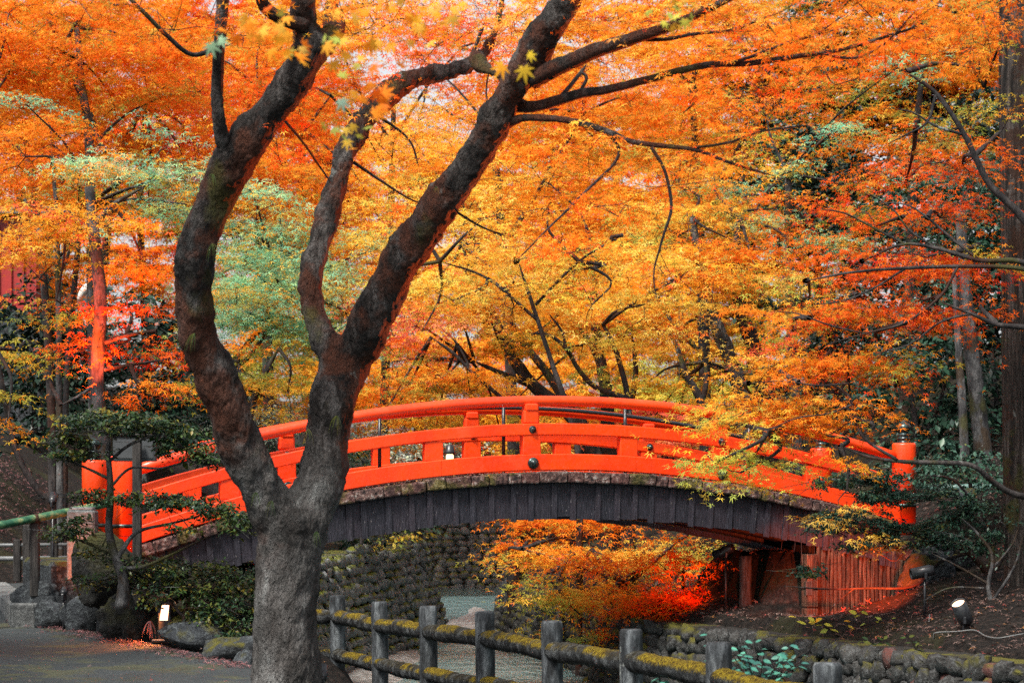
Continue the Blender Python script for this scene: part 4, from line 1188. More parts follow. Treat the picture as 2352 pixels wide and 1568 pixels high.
maple_bg('slender maple with a bent bough rising from behind the bridge rail', 31, [
    [(1450, 1080, 18), (1442, 920, 14), (1428, 850, 13), (1408, 790, 12), (1385, 745, 10)], [(1440, 915, 13), (1370, 890, 13), (1330, 850, 11), (1300, 800, 10), (1262, 770, 8), (1215, 765, 6)], [(1300, 800, 7), (1290, 760, 6), (1260, 720, 5)]],
    [(1340, 790, 90, 35, 31, .6, 'yellowgreen', .5), (1480, 700, 110, 60, 31, .8, 'gold', .8), (1420, 830, 80, 35, 31.5, .6, 'olive', .4), (1560, 640, 100, 60, 31.5, .8, 'gold', .7)], 'bark_dark')
maple_bg('thin low maple stem slanting left behind the bridge crown', 32, [
    [(1290, 1080, 12), (1220, 980, 11), (1150, 912, 10), (1085, 855, 9), (1040, 810, 8), (990, 775, 6)], [(1085, 855, 6), (1050, 790, 5), (1010, 750, 4)]],
    [(900, 920, 90, 40, 32, .8, 'amber', .7), (1000, 880, 120, 45, 32, .8, 'orange', .8), (1080, 900, 110, 40, 32.5, .8, 'amber', .8), (880, 990, 80, 40, 33, .8, 'orange', .6), (1000, 990, 90, 40, 33.4, .7, 'amber', .6), (1150, 990, 60, 40, 33.4, .6, 'yellowgreen', .6)], 'bark_dark')
maple_bg('stout rough maple trunk left of its twin right of centre', 34, [
    [(1710, 960, 42), (1698, 890, 38), (1680, 830, 36), (1655, 770, 34), (1630, 705, 32), (1605, 600, 24), (1590, 500, 16)], [(1690, 850, 20), (1640, 840, 16), (1590, 790, 12), (1530, 720, 9), (1500, 660, 6)]],
    [(1560, 540, 130, 80, 34, 1.2, 'amber', .8), (1640, 640, 130, 60, 33, 1.0, 'amber', .9), (1700, 560, 120, 70, 33.5, 1.2, 'orange', .8), (1480, 560, 110, 60, 34.5, 1.2, 'yellowgreen', .8), (1560, 430, 120, 80, 35, 1.2, 'orange', .8)], 'bark_grey')
maple_bg('stout dark maple trunk right of its rough twin', 34.5, [
    [(1765, 960, 44), (1752, 870, 38), (1725, 780, 36), (1700, 705, 30), (1690, 600, 22), (1700, 500, 14)]],
    [(1750, 660, 130, 40, 33.5, 1, 'yellowgreen', .8), (1820, 600, 120, 40, 34, 1.1, 'orange', .6), (1780, 480, 120, 40, 35, 1.1, 'orange', .5), (1660, 420, 110, 45, 36, 1.1, 'amber', .6), (1640, 500, 90, 50, 36, 1, 'olive', .5)], 'bark_dark')
maple_bg('forked slim maple standing just past the right half of the rail', 33, [
    [(1640, 1060, 26), (1625, 980, 24), (1605, 910, 20), (1575, 860, 14), (1560, 810, 11), (1530, 740, 8)], [(1612, 930, 14), (1622, 870, 12), (1618, 800, 9), (1600, 730, 7)]],
    [(1500, 870, 100, 45, 33.6, .8, 'yellowgreen', .6), (1560, 930, 80, 40, 34, .8, 'amber', .7), (1500, 960, 90, 40, 35, .8, 'gold', .6), (1650, 900, 60, 40, 34.5, .7, 'olive', .5), (1560, 780, 90, 40, 34, .8, 'amber', .7)], 'bark_dark')
maple_bg('straight smooth grey trunk among the right-hand maples', 37, [
    [(1830, 1000, 28), (1822, 860, 26), (1816, 700, 24), (1812, 560, 20), (1810, 400, 14)]],
    [(1900, 300, 120, 40, 37, 1.2, 'orange', .5), (1980, 440, 110, 50, 37, 1.2, 'olive', .5), (1760, 260, 120, 50, 38, 1.2, 'orange', .6), (1890, 560, 110, 36, 37, 1.0, 'mint', .6), (1780, 410, 80, 30, 36, .8, 'mint', .7), (1950, 280, 70, 24, 35, .8, 'mint', .7), (2070, 150, 90, 30, 35, .8, 'mint', .6), (1720, 520, 80, 30, 35, .8, 'mint', .6)], 'bark_grey')
# upper middle and upper right canopy
maple_bg('amber maple filling the canopy above the bridge crown', 40, [
    [(1180, 1050, 30), (1170, 800, 26), (1150, 500, 20), (1130, 300, 14)], [(1160, 560, 14), (1260, 400, 9), (1340, 260, 6)]],
    [(1080, 330, 140, 70, 40, 1.5, 'amber', .8), (1260, 260, 150, 80, 40, 1.5, 'orange', .8), (1380, 330, 150, 80, 40, 1.5, 'amber', .8), (1440, 220, 140, 80, 40, 1.5, 'orange', .7), (1330, 130, 150, 70, 41, 1.5, 'amber', .6), (1020, 250, 110, 50, 41, 1.5, 'amber', .6), (960, 130, 110, 50, 41, 1.2, 'redorange', .35), (1130, 130, 100, 60, 41, 1.3, 'orange', .5)])
maple_bg('orange maple in the high canopy right of centre', 42, [
    [(1620, 1000, 30), (1615, 700, 26), (1600, 400, 20), (1590, 200, 13)], [(1605, 500, 14), (1720, 300, 9), (1800, 200, 6)]],
    [(1560, 300, 150, 60, 42, 1.5, 'amber', .7), (1700, 120, 160, 60, 42, 1.5, 'orange', .6), (1550, 120, 150, 80, 42, 1.5, 'amber', .7), (1850, 180, 140, 50, 42, 1.5, 'orange', .5), (1700, 320, 120, 40, 41, 1.5, 'yellowgreen', .5), (1680, 450, 110, 60, 41, 1.5, 'mint', .35), (1620, 20, 200, 60, 43, 1.5, 'orange', .6)])
maple_bg('rust orange maple in the upper right corner', 36, [
    [(2080, 900, 28), (2090, 600, 24), (2100, 350, 18), (2120, 150, 12)], [(2095, 450, 13), (2180, 300, 9), (2260, 200, 6)]],
    [(2060, 90, 160, 70, 36, 1.4, 'orange', .6), (2230, 110, 130, 70, 36, 1.4, 'orange', .6), (2140, 240, 130, 40, 36, 1.3, 'yellowgreen', .5), (2240, 290, 110, 36, 36, 1.2, 'olive', .5), (1960, 230, 110, 36, 37, 1.2, 'olive', .5), (2100, 340, 90, 30, 35, 1.0, 'mint', .45), (2320, 60, 90, 70, 35, 1.4, 'orange', .7), (2060, 320, 110, 60, 36, 1.3, 'orange', .7)])
maple_bg('orange maple high on the left behind the big leaning limb', 40, [
    [(620, 1000, 28), (610, 700, 24), (600, 400, 18), (590, 200, 12)], [(603, 450, 12), (700, 300, 8), (760, 220, 6)]],
    [(500, 130, 130, 90, 40, 1.5, 'orange', .8), (610, 250, 130, 90, 40, 1.5, 'redorange', .8), (720, 340, 110, 80, 40, 1.5, 'orange', .8), (620, 60, 120, 60, 41, 1.5, 'amber', .7), (560, 340, 110, 70, 40, 1.5, 'orange', .8), (700, 200, 80, 70, 41, 1.3, 'redorange', .7), (800, 440, 90, 70, 40, 1.5, 'amber', .8), (880, 520, 80, 70, 40, 1.5, 'amber', .7), (700, 470, 80, 60, 41, 1.3, 'orange', .7), (880, 380, 70, 60, 41, 1.3, 'amber', .7)])

maple_bg('thin leaved maple against the bright sky gap at the top', 44, [
    [(880, 1040, 24), (890, 700, 20), (900, 400, 15), (905, 200, 10)], [(900, 330, 9), (980, 200, 6), (1060, 110, 4)], [(900, 330, 9), (820, 200, 6), (780, 100, 4)]],
    [(860, 60, 120, 60, 44, 1.5, 'amber', .55), (1000, 50, 120, 50, 44, 1.5, 'orange', .5), (1120, 60, 110, 60, 44, 1.5, 'amber', .6), (800, 190, 90, 60, 44, 1.5, 'orange', .7), (880, 250, 90, 50, 44, 1.5, 'amber', .7), (1010, 170, 100, 50, 44, 1.5, 'redorange', .55), (1180, 170, 90, 60, 44, 1.5, 'amber', .7), (720, 60, 90, 60, 44, 1.5, 'amber', .6), (960, 280, 90, 40, 44, 1.5, 'gold', .6)])
# far belt of maples that closes the valley
G2 = 'far maples closing the valley'
def far_tree(x, d, label, pads):
    return tree('maple_tree', label, [[(x, 1060, 26, d), (x + 6, 800, 22, d), (x - 8, 500, 16, d), (x, 320, 10, d)]], d, pads, 'bark_dark', 'leaf', 'tree', G2, seg=7, dens=1.7)
far_tree(60, 58, 'far orange maple at the left edge of the valley', [(40, 200, 220, 200, 58, 3, 'orange', .9), (120, 480, 200, 140, 57, 3, 'orange', .8), (60, 640, 160, 60, 57, 2, 'olive', .5)])
far_tree(330, 60, 'far orange and mint maple behind the tall twin stems', [(330, 160, 200, 170, 60, 3, 'orange', .9), (340, 420, 180, 120, 59, 3, 'olive', .7), (330, 620, 150, 100, 58, 2.5, 'orange', .6)])
far_tree(600, 60, 'far mint green maple seen between the two front limbs', [(600, 180, 180, 150, 61, 3, 'orange', .8), (600, 420, 170, 120, 60, 3, 'amber', .8), (600, 640, 170, 120, 59, 3, 'mint', .8), (620, 840, 160, 90, 58, 2.5, 'olive', .8), (780, 880, 120, 80, 58, 2.5, 'amber', .8)])
far_tree(960, 62, 'far golden maple left of the bridge crown', [(960, 420, 190, 110, 62, 3, 'amber', .9), (950, 620, 190, 120, 62, 3, 'amber', .9), (960, 830, 190, 100, 60, 3, 'amber', .9), (900, 760, 110, 60, 59, 2, 'pink', .5), (930, 980, 170, 60, 58, 2, 'olive', .7), (880, 280, 90, 60, 62, 2, 'amber', .4)])
far_tree(1270, 60, 'far golden maple above the bridge crown', [(1230, 250, 190, 110, 60, 3, 'orange', .8), (1260, 460, 190, 120, 60, 3, 'amber', .9), (1270, 680, 190, 120, 60, 3, 'gold', .9), (1280, 860, 180, 90, 59, 3, 'amber', .9), (1250, 990, 170, 60, 58, 2, 'amber', .7)])
far_tree(1560, 60, 'far yellow maple right of the bridge crown', [(1560, 260, 190, 140, 60, 3, 'orange', .8), (1560, 500, 190, 120, 60, 3, 'gold', .9), (1560, 710, 190, 110, 60, 3, 'amber', .9), (1580, 880, 170, 80, 58, 3, 'yellowgreen', .9), (1560, 990, 150, 50, 57, 2, 'pink', .6)])
far_tree(1880, 58, 'far rust maple behind the straight grey trunk', [(1880, 120, 190, 90, 58, 3, 'orange', .7), (1840, 640, 90, 50, 57, 2, 'orange', .4)])
far_tree(2180, 55, 'far rust maple in the top right of the valley', [(2180, 160, 200, 150, 55, 3, 'orange', .8), (2280, 100, 120, 120, 54, 2, 'orange', .7)])

far_tree(760, 66, 'far maple of mixed orange behind the front fork', [(740, 560, 160, 120, 66, 3, 'amber', .9), (760, 760, 160, 110, 66, 3, 'mint', .8), (800, 920, 170, 80, 65, 3, 'amber', .9), (760, 380, 150, 110, 66, 3, 'orange', .8)])
far_tree(1110, 70, 'far amber maple at the back of the valley, left of the crown', [(1100, 560, 200, 130, 70, 3, 'amber', 1.0), (1110, 780, 200, 120, 70, 3, 'gold', 1.0), (1100, 950, 200, 80, 69, 3, 'amber', 1.0), (1120, 400, 170, 90, 70, 3, 'amber', .8)])
far_tree(1420, 70, 'far golden maple at the back of the valley, right of the crown', [(1420, 560, 200, 130, 70, 3, 'gold', 1.0), (1420, 780, 200, 120, 70, 3, 'amber', 1.0), (1420, 950, 200, 80, 69, 3, 'pink', 1.0), (1420, 360, 190, 110, 70, 3, 'amber', .9)])
far_tree(1720, 70, 'far orange maple at the back of the valley, behind the stout twins', [(1720, 560, 200, 130, 70, 3, 'orange', 1.0), (1720, 780, 200, 120, 70, 3, 'olive', 1.0), (1720, 930, 200, 80, 69, 3, 'gold', 1.0), (1700, 340, 160, 100, 70, 3, 'orange', .7)])

for (x, lab, pal) in ((120, 'orange crown at the very back, far left', 'orange'), (420, 'rust crown at the very back behind the left limb', 'redorange'), (700, 'amber crown at the very back between the forks', 'amber'), (1330, 'amber crown at the very back above the rail', 'amber'), (1600, 'orange crown at the very back, right of centre', 'orange'), (1880, 'olive crown at the very back, upper right', 'olive')):
    far_tree(x, 78, lab, [(x, 60, 190, 120, 78, 3, pal, .9), (x, 280, 190, 130, 78, 3, pal, .9), (x, 480, 180, 110, 78, 3, pal, .7), (x, 680, 170, 110, 78, 3, pal, .6)])

# ------------------------------------------------------------------ maple reaching in from the right, in front of the bridge end
tree('maple_tree', 'maple reaching in from the right with long thin layered branches', [
    [(2520, 1500, 70, 22), (2500, 1100, 60, 22), (2470, 800, 52, 21.6), (2440, 640, 44, 21.1), (2400, 560, 34, 21.1)],
    [(2400, 560, 24, 21.1), (2330, 480, 18, 21.1), (2270, 420, 16, 21.1), (2215, 310, 13, 21.1), (2150, 215, 10, 21.1), (2080, 165, 7, 21.1)],
    [(2440, 640, 18, 21.1), (2340, 600, 13, 21.1), (2250, 598, 11, 21.1), (2150, 570, 9, 21.1), (2070, 562, 7, 21.1), (1980, 600, 5, 21.1)],
    [(2440, 640, 16, 21.1), (2330, 615, 11, 21.1), (2200, 612, 9, 21.1), (2080, 616, 8, 21.1), (1960, 625, 6, 21.1), (1850, 645, 4, 21.1)],
    [(2200, 612, 7, 21.1), (2160, 680, 7, 21.1), (2080, 740, 6, 21.1), (1990, 765, 4, 21.1), (1900, 790, 3, 21.1)],
    [(2480, 830, 22, 21.1), (2380, 760, 15, 21.1), (2290, 745, 11, 21.1), (2230, 720, 8, 21.1), (2150, 690, 5, 21.1)],
    [(2500, 1130, 24, 21.5), (2400, 1142, 18, 21.5), (2330, 1135, 15, 21.4), (2280, 1105, 13, 21.3), (2230, 1068, 12, 21.2), (2150, 1062, 11, 21.2), (2080, 1060, 10, 21.2), (2000, 1050, 7, 21.3), (1930, 1025, 5, 21.4)],
    [(2060, 1055, 8, 21.2), (1990, 1010, 7, 21.4), (1962, 960, 6, 21.6), (1950, 880, 5, 21.8), (1948, 800, 4, 21.1)],
    [(2080, 562, 6, 21.1), (2000, 520, 5, 21.1), (1940, 490, 4, 21.1), (1880, 480, 3, 21.1)],
    [(2150, 570, 6, 21.1), (2090, 530, 5, 21.1), (2050, 480, 4, 21.1), (1990, 440, 3, 21.1)],
    [(2250, 598, 7, 21.1), (2200, 560, 6, 21.1), (2130, 500, 5, 21.1), (2080, 470, 3, 21.1), (2000, 465, 3, 21.1)],
    [(1980, 765, 4, 21.1), (1900, 745, 4, 21.1), (1830, 720, 3, 21.1), (1760, 715, 2, 21.1)],
    [(2080, 616, 6, 21.1), (2010, 660, 5, 21.1), (1940, 690, 4, 21.1), (1870, 700, 3, 21.1)],
    [(2230, 720, 6, 21.1), (2160, 740, 5, 21.1), (2090, 790, 4, 21.1), (2020, 810, 3, 21.1)],
    [(1950, 880, 5, 21.1), (1880, 885, 4, 21.1), (1800, 875, 3, 21.1), (1720, 880, 2, 21.1)],
    [(1955, 930, 5, 21.1), (1900, 950, 4, 21.1), (1830, 960, 3, 21.1), (1760, 990, 2, 21.1)],
    [(2150, 215, 7, 21.1), (2130, 280, 6, 21.1), (2080, 310, 4, 21.1), (2040, 330, 3, 21.1)],
    [(2215, 310, 8, 21.1), (2150, 290, 6, 21.1), (2100, 260, 4, 21.1), (2060, 250, 3, 21.1)]],
    22, [
    (2210, 380, 130, 50, 22, .8, 'redorange', .8), (2080, 420, 120, 45, 22.4, .8, 'redorange', .8), (2160, 500, 150, 45, 22, .8, 'redorange', .8), (2010, 520, 120, 45, 22.3, .8, 'redorange', .8),
    (2120, 590, 150, 45, 22, .8, 'red', .7), (1960, 610, 130, 45, 22, .8, 'redorange', .8), (2240, 560, 90, 50, 22, .7, 'olive', .5), (1990, 690, 150, 45, 22, .8, 'redorange', .8), (1860, 680, 110, 45, 22.3, .8, 'amber', .7), (2120, 690, 110, 45, 22, .7, 'redorange', .6),
    (1920, 780, 130, 45, 22, .7, 'redorange', .7), (1820, 760, 90, 40, 22.4, .7, 'orange', .7), (2040, 800, 110, 45, 22, .7, 'olive', .6), (2260, 690, 80, 45, 22, .6, 'redorange', .4),
    (1790, 850, 120, 35, 22, .6, 'amber', 1.44), (1890, 870, 110, 40, 21.8, .6, 'orange', 1.44), (1730, 910, 100, 40, 22, .6, 'amber', 1.44), (1850, 930, 120, 45, 21.7, .6, 'orange', 1.44), (1960, 860, 60, 50, 21.8, .5, 'redorange', .8),
    (1690, 975, 80, 30, 21.9, .5, 'yellowgreen', 1.44), (1790, 985, 90, 35, 21.7, .5, 'amber', 1.36), (1740, 1035, 70, 28, 21.6, .45, 'yellowgreen', 1.36), (1640, 1062, 70, 20, 21.6, .4, 'yellowgreen', .75), (1700, 1085, 60, 18, 21.6, .35, 'yellowgreen', .55),
    (1900, 1000, 70, 35, 21.6, .4, 'orange', .5), (1980, 1000, 40, 30, 21.5, .4, 'orange', .6), (1970, 1090, 40, 22, 21.4, .25, 'amber', 1.0), (1945, 1125, 22, 30, 21.4, .2, 'amber', 1.0),
    (2250, 160, 90, 60, 22, .7, 'olive', .4), (2300, 300, 60, 60, 22, .6, 'olive', .4)], 'bark_dark', 'leaf', 'tree', ground=True)

# ------------------------------------------------------------------ low maple bush under the arch
tree('maple_bush', 'orange low maple bush spilling over the stream under the arch', [
    [(1440, 1400, 22, 29), (1430, 1350, 20, 29), (1410, 1300, 15, 29), (1360, 1260, 10, 29)], [(1430, 1350, 14, 29), (1500, 1290, 10, 29), (1560, 1240, 7, 29)], [(1420, 1330, 12, 29), (1300, 1290, 8, 29), (1200, 1260, 5, 30)]],
    29, [(1215, 1240, 60, 45, 31, .7, 'orange', 1.2), (1280, 1230, 110, 50, 31, .8, 'orange', 1.3), (1400, 1230, 120, 50, 30.5, .8, 'orange', 1.3), (1275, 1300, 85, 45, 29.5, .6, 'amber', 1.3), (1360, 1310, 120, 55, 29, .7, 'orange', 1.3), (1300, 1370, 80, 40, 28.5, .5, 'yellowgreen', .9), (1400, 1380, 90, 50, 28.5, .5, 'amber', 1.1), (1350, 1430, 60, 36, 28.2, .4, 'yellowgreen', .7), (1420, 1440, 60, 30, 28.2, .4, 'gold', .6), (1480, 1290, 110, 60, 29.5, .7, 'gold', 1.2), (1560, 1230, 110, 40, 31, .7, 'yellowgreen', 1.1), (1650, 1230, 90, 40, 31.5, .7, 'gold', 1.0), (1240, 1350, 40, 22, 29, .3, 'olive', .8), (1170, 1270, 30, 34, 31, .4, 'gold', .6)], 'bark_dark', cat='bush')
tree('maple_bush', 'red-lit bush glowing in the floodlight beside the wooden stump', [
    [(1600, 1440, 14, 27.5), (1590, 1400, 11, 27.5), (1570, 1350, 8, 27.5)], [(1590, 1400, 8, 27.5), (1640, 1340, 5, 27.5)], [(1600, 1420, 8, 27.5), (1500, 1370, 5, 27.5)]],
    27.5, [(1570, 1310, 90, 50, 28, .6, 'orange', 1.3), (1530, 1370, 90, 50, 27.5, .5, 'redorange', 1.2), (1610, 1370, 80, 50, 27.5, .5, 'redorange', 1.0), (1480, 1420, 70, 35, 27.5, .4, 'redorange', 1.0), (1580, 1430, 70, 30, 27.3, .4, 'red', .6)], 'bark_dark', cat='bush')

# ------------------------------------------------------------------ trunks on the right
def plain_tree(name, label, limbs, d, bark_m, pads=(), leaf='evergreen', **kw):
    return tree(name, label, limbs, d, pads, bark_m, leaf, 'tree', **kw)
cd = thing('cedar_tree', 'massive dark cedar trunk with furrowed bark at the right edge', 'tree')
cp, cr = limb_path([(2364, 1400, 124, 23), (2360, 1280, 106, 23), (2354, 1000, 97, 23), (2348, 760, 93, 23), (2344, 480, 90, 23), (2340, 200, 86, 23), (2336, -160, 78, 23)], 23, 150)
V, Fc = tube(cp, cr, 96)
V = np.array(V)
for q_ in range(150):
    for j_ in range(96):
        th = 2 * math.pi * j_ / 96; z_ = cp[q_][2]
        k_ = mnoise.noise(Vector((math.cos(th) * 5.5, math.sin(th) * 5.5, z_ * .55))) + .5 * mnoise.noise(Vector((math.cos(th) * 13, math.sin(th) * 13, z_ * 1.3)))
        V[q_ * 96 + j_] = cp[q_] + (V[q_ * 96 + j_] - cp[q_]) * (1 + .085 * (abs(k_) * 1.6 - .5))
MB().add(V, Fc).build('trunk', M['bark_cedar'], cd, True)
fcd = Foliage(); px_pad(fcd, 2300, -140, 150, 60, 23, 1, 'deepever', .5, .06, KITE); fcd.build('crown', M['evergreen'], cd, M['bark_dark'])
plain_tree('evergreen_tree', 'thicker of two smooth grey trunks before the evergreen thicket', [[(2258, 1040, 42), (2248, 950, 38), (2238, 860, 36), (2228, 780, 34), (2215, 640, 28), (2205, 480, 22)]], 29, 'bark_grey', [(2230, 430, 120, 90, 29.5, .9, 'ever', .8)])
plain_tree('evergreen_tree', 'thinner of two smooth grey trunks before the evergreen thicket', [[(2216, 1045, 22), (2210, 930, 20), (2204, 840, 18), (2198, 740, 15), (2190, 600, 12)]], 28.6, 'bark_grey', [(2150, 560, 100, 70, 29.5, .8, 'ever', .6)])

# evergreen shrubs
def shrub(label, d, stems, pads, leaf='evergreen', size=.075, tm=KITE, name='evergreen_shrub', bark_m='bark_dark', **kw):
    root = thing(name, label, 'shrub')
    mb = MB()
    for i, st in enumerate(stems):
        p, r = limb_path(st, d)
        MB().add(*tube(p, r, 8, True, .14, i)).build('trunk' if i == 0 else 'branch', M[bark_m], root, True)
    f_ = Foliage()
    for (x, y, rx, ry, pd, pr, pal, dn) in pads:
        px_pad(f_, x, y, rx, ry, pd, pr, pal, dn, size, tm, **kw)
    f_.build('foliage', M[leaf], root, M[bark_m])
    TRI_TOTAL[0] += f_.count
    return root
shrub('broad-leaved evergreen thicket behind the right bridge post', 30, [[(2110, 1060, 18), (2100, 950, 14), (2080, 860, 9)], [(2110, 1030, 12), (2160, 920, 9), (2180, 820, 6)]],
      [(2110, 840, 130, 80, 30, 1.0, 'ever', 1.1), (2080, 950, 120, 70, 30, 1.0, 'ever', 1.1), (2180, 930, 110, 90, 30.5, 1.0, 'ever', 1.1), (2120, 1020, 110, 50, 29.5, .8, 'ever', 1.0), (2020, 880, 80, 60, 30.5, .8, 'ever', .9)], size=.10)
shrub('dark evergreen thicket between the two grey trunks and the cedar', 31, [[(2290, 1060, 16), (2290, 950, 12), (2280, 800, 8)]],
      [(2290, 900, 100, 110, 31.5, 1.0, 'deepever', 1.1), (2270, 740, 100, 90, 32, 1.0, 'deepever', 1.0), (2290, 560, 90, 110, 32, 1.0, 'ever', 1.3), (2250, 640, 90, 110, 33, 1.0, 'deepever', 1.4), (2260, 400, 80, 90, 32, 1.0, 'ever', 1.0), (2290, 250, 90, 100, 33, 1.0, 'deepever', .9), (2200, 700, 90, 80, 32, 1, 'ever', .9), (2140, 770, 120, 60, 33, 1, 'deepever', 1.1), (2290, 760, 80, 60, 33, 1, 'deepever', 1.3), (2000, 700, 110, 70, 36, 1, 'deepever', .8)], size=.10)
shrub('low ferny green shrub at the foot of the two grey trunks', 26.5, [[(2230, 1120, 10), (2225, 1090, 8), (2220, 1060, 5)]],
      [(2220, 1070, 110, 40, 26.5, .7, 'yew', 1.2), (2150, 1090, 80, 30, 26, .5, 'yew', .9), (2290, 1100, 60, 40, 26.5, .6, 'yew', .9)], size=.06)
shrub('dark evergreen gap showing through the maples right of centre', 46, [[(1920, 1000, 14), (1920, 800, 12), (1900, 600, 8)]],
      [(1900, 480, 170, 150, 47, 1.5, 'deepever', 1.0), (1980, 720, 150, 150, 46, 1.5, 'deepever', 1.1), (1840, 330, 120, 70, 47, 1.5, 'deepever', .8), (1920, 900, 150, 90, 42, 1.2, 'deepever', 1.1), (2100, 640, 120, 150, 42, 1.5, 'deepever', 1.0), (2180, 400, 140, 110, 42, 1.5, 'ever', .9), (1780, 880, 70, 70, 46, 1, 'deepever', .9)], size=.14)
shrub('dark evergreen thicket on the left slope behind the thin stems', 37, [[(80, 1010, 16), (80, 900, 12), (90, 760, 8)]],
      [(80, 720, 120, 80, 37, 1.2, 'deepever', 1.2), (60, 840, 130, 90, 37, 1.2, 'deepever', 1.3), (190, 830, 100, 90, 37, 1.2, 'deepever', 1.2), (60, 960, 130, 50, 36, 1.0, 'deepever', 1.1), (160, 940, 100, 50, 36, 1, 'deepever', 1.0)], size=.12)
shrub('dark green thicket behind the red-lit maple and the bridge post', 38, [[(330, 1020, 14), (330, 940, 12), (330, 860, 8)]],
      [(330, 880, 110, 70, 38, 1.2, 'deepever', 1.1), (420, 900, 90, 80, 38, 1.2, 'ever', .9), (300, 960, 110, 45, 37, 1, 'ever', 1.0), (450, 820, 80, 60, 39, 1.2, 'deepever', .8), (400, 990, 90, 40, 35, .8, 'fern', .8)], size=.12)
shrub('dry pale grasses and shrubs on the bank past the left rail', 36, [[(660, 1060, 8), (660, 1020, 6), (660, 990, 4)]],
      [(640, 960, 90, 30, 36, .8, 'drygrass', .9), (700, 980, 90, 30, 36.5, .8, 'drygrass', .8), (600, 1030, 110, 40, 34, .8, 'ever', .9), (880, 1020, 90, 34, 36, .8, 'drygrass', .7), (1000, 1040, 120, 30, 36, .8, 'drygrass', .7), (760, 1060, 120, 50, 34.5, .8, 'ever', .8)], size=.06, name='bank_shrub')
shrub('dark shrub on top of the mossy stream wall under the arch', 31, [[(830, 1250, 8), (830, 1235, 6), (830, 1220, 4)]],
      [(800, 1238, 90, 18, 34, .5, 'deepever', 1.0), (920, 1214, 70, 14, 39, .5, 'ever', 1.0), (690, 1262, 60, 22, 30.5, .4, 'deepever', 1.0), (890, 1236, 26, 6, 36.5, .2, 'yellowgreen', .9)], size=.07)
shrub('dark evergreen wood far behind the left slope', 52, [[(140, 1000, 14), (140, 800, 12), (140, 640, 8)]],
      [(60, 760, 220, 130, 52, 2, 'deepever', 1.5), (300, 780, 200, 120, 52, 2, 'deepever', 1.5), (180, 930, 260, 80, 50, 2, 'deepever', 1.5), (440, 900, 160, 100, 52, 2, 'deepever', 1.4), (60, 620, 130, 60, 53, 2, 'ever', .8)], size=.20)
shrub('dark evergreen wood far behind the right maples', 54, [[(2050, 1000, 14), (2050, 800, 12), (2050, 640, 8)]],
      [(2060, 520, 220, 180, 54, 2, 'deepever', 1.4), (2250, 500, 160, 300, 52, 2, 'deepever', 1.5), (2080, 820, 240, 160, 52, 2, 'deepever', 1.5), (1850, 800, 130, 160, 54, 2, 'deepever', .9), (2250, 900, 150, 150, 50, 2, 'deepever', 1.5), (1830, 420, 170, 170, 56, 2, 'deepever', 1.6), (1980, 230, 220, 160, 57, 2, 'deepever', 1.6), (2220, 200, 190, 190, 57, 2, 'deepever', 1.7), (1760, 180, 150, 150, 58, 2, 'deepever', 1.0), (2020, 40, 220, 100, 58, 2, 'deepever', 1.3), (2260, 20, 160, 100, 58, 2, 'deepever', 1.4), (1720, 620, 120, 120, 58, 2, 'deepever', .8)], size=.20)
for (X_, Y_, H_, lab) in ((-6.9, 15.5, 9.0, 'unseen tall evergreen added to shade the path and the edging rocks'), (-8.6, 20, 7.5, 'unseen tall evergreen added beside the path to darken the left edge'), (-9.5, 14, 8.5, 'unseen tall evergreen added near the viewer to block light from the left'), (8.6, 17.5, 7.5, 'unseen tall evergreen added to fill the right bank and darken that edge'), (9.2, 25, 8.0, 'unseen evergreen added beyond the cedar to fill the right slope and darken it')):  # out-of-view evergreens added to block skylight and sun, darkening both sides
    rt = thing('evergreen_tree', lab, 'tree'); z_ = gz(X_, Y_)
    MB().add(*tube(catmull([(X_, Y_, z_ - .2), (X_ + .1, Y_, z_ + H_ * .5), (X_, Y_ + .1, z_ + H_)], 14), np.linspace(.2, .05, 14), 9, True, .1, X_)).build('trunk', M['bark_grey'], rt, True)
    fe = Foliage()
    for q_ in range(5):
        fe.pad((X_ + rng.normal(0, .4), Y_ + rng.normal(0, .4), z_ + H_ * (.3 + .16 * q_)), (1.9 - .25 * q_, 1.9 - .25 * q_, .8), 1300, 'ever', .15, KITE, per=60)
    fe.build('crown', M['evergreen'], rt, M['bark_dark'])
yew_pads = [(1990, 1100, 90, 22, 24, .4, 'yew', 1.0), (2060, 1140, 90, 26, 24, .5, 'yew', 1.0), (1960, 1190, 100, 22, 23.8, .4, 'yew', 1.0), (2060, 1215, 100, 24, 24, .4, 'yew', 1.0), (2010, 1255, 90, 18, 23.8, .35, 'yew', .9), (2150, 1130, 70, 26, 23.6, .4, 'yew', .5), (2230, 1160, 60, 26, 23.4, .4, 'yew', .7), (2170, 1200, 60, 20, 23.4, .4, 'yew', .7), (2260, 1240, 60, 26, 23.2, .4, 'yew', .6), (2140, 1240, 60, 22, 24, .4, 'yew', .8), (1900, 1215, 50, 16, 23.7, .3, 'yew', .9), (1840, 1315, 60, 12, 23.4, .2, 'yew', .7), (1890, 1110, 50, 14, 23.7, .2, 'yew', .6)]
shrub('feathery dark yew spreading over the right end of the bridge', 24, [[(2290, 1400, 20), (2275, 1330, 17), (2225, 1270, 13), (2150, 1235, 10), (2080, 1225, 6)], [(2270, 1320, 12), (2280, 1240, 9), (2230, 1180, 7), (2160, 1150, 5), (2080, 1140, 4)], [(2225, 1270, 8), (2160, 1290, 7), (2100, 1345, 6), (1990, 1350, 5), (1900, 1352, 4), (1800, 1345, 3)], [(1960, 1352, 4), (1920, 1385, 3), (1895, 1420, 2)], [(2280, 1240, 8), (2200, 1110, 6), (2120, 1090, 4)], [(2275, 1330, 9), (2320, 1250, 7), (2350, 1180, 5)]],
      [(*p[:7], p[7] * 2.2) for p in yew_pads], size=.036, per=60, spread=(.10, .22), flat=.03, name='yew_shrub', tilt=.6)
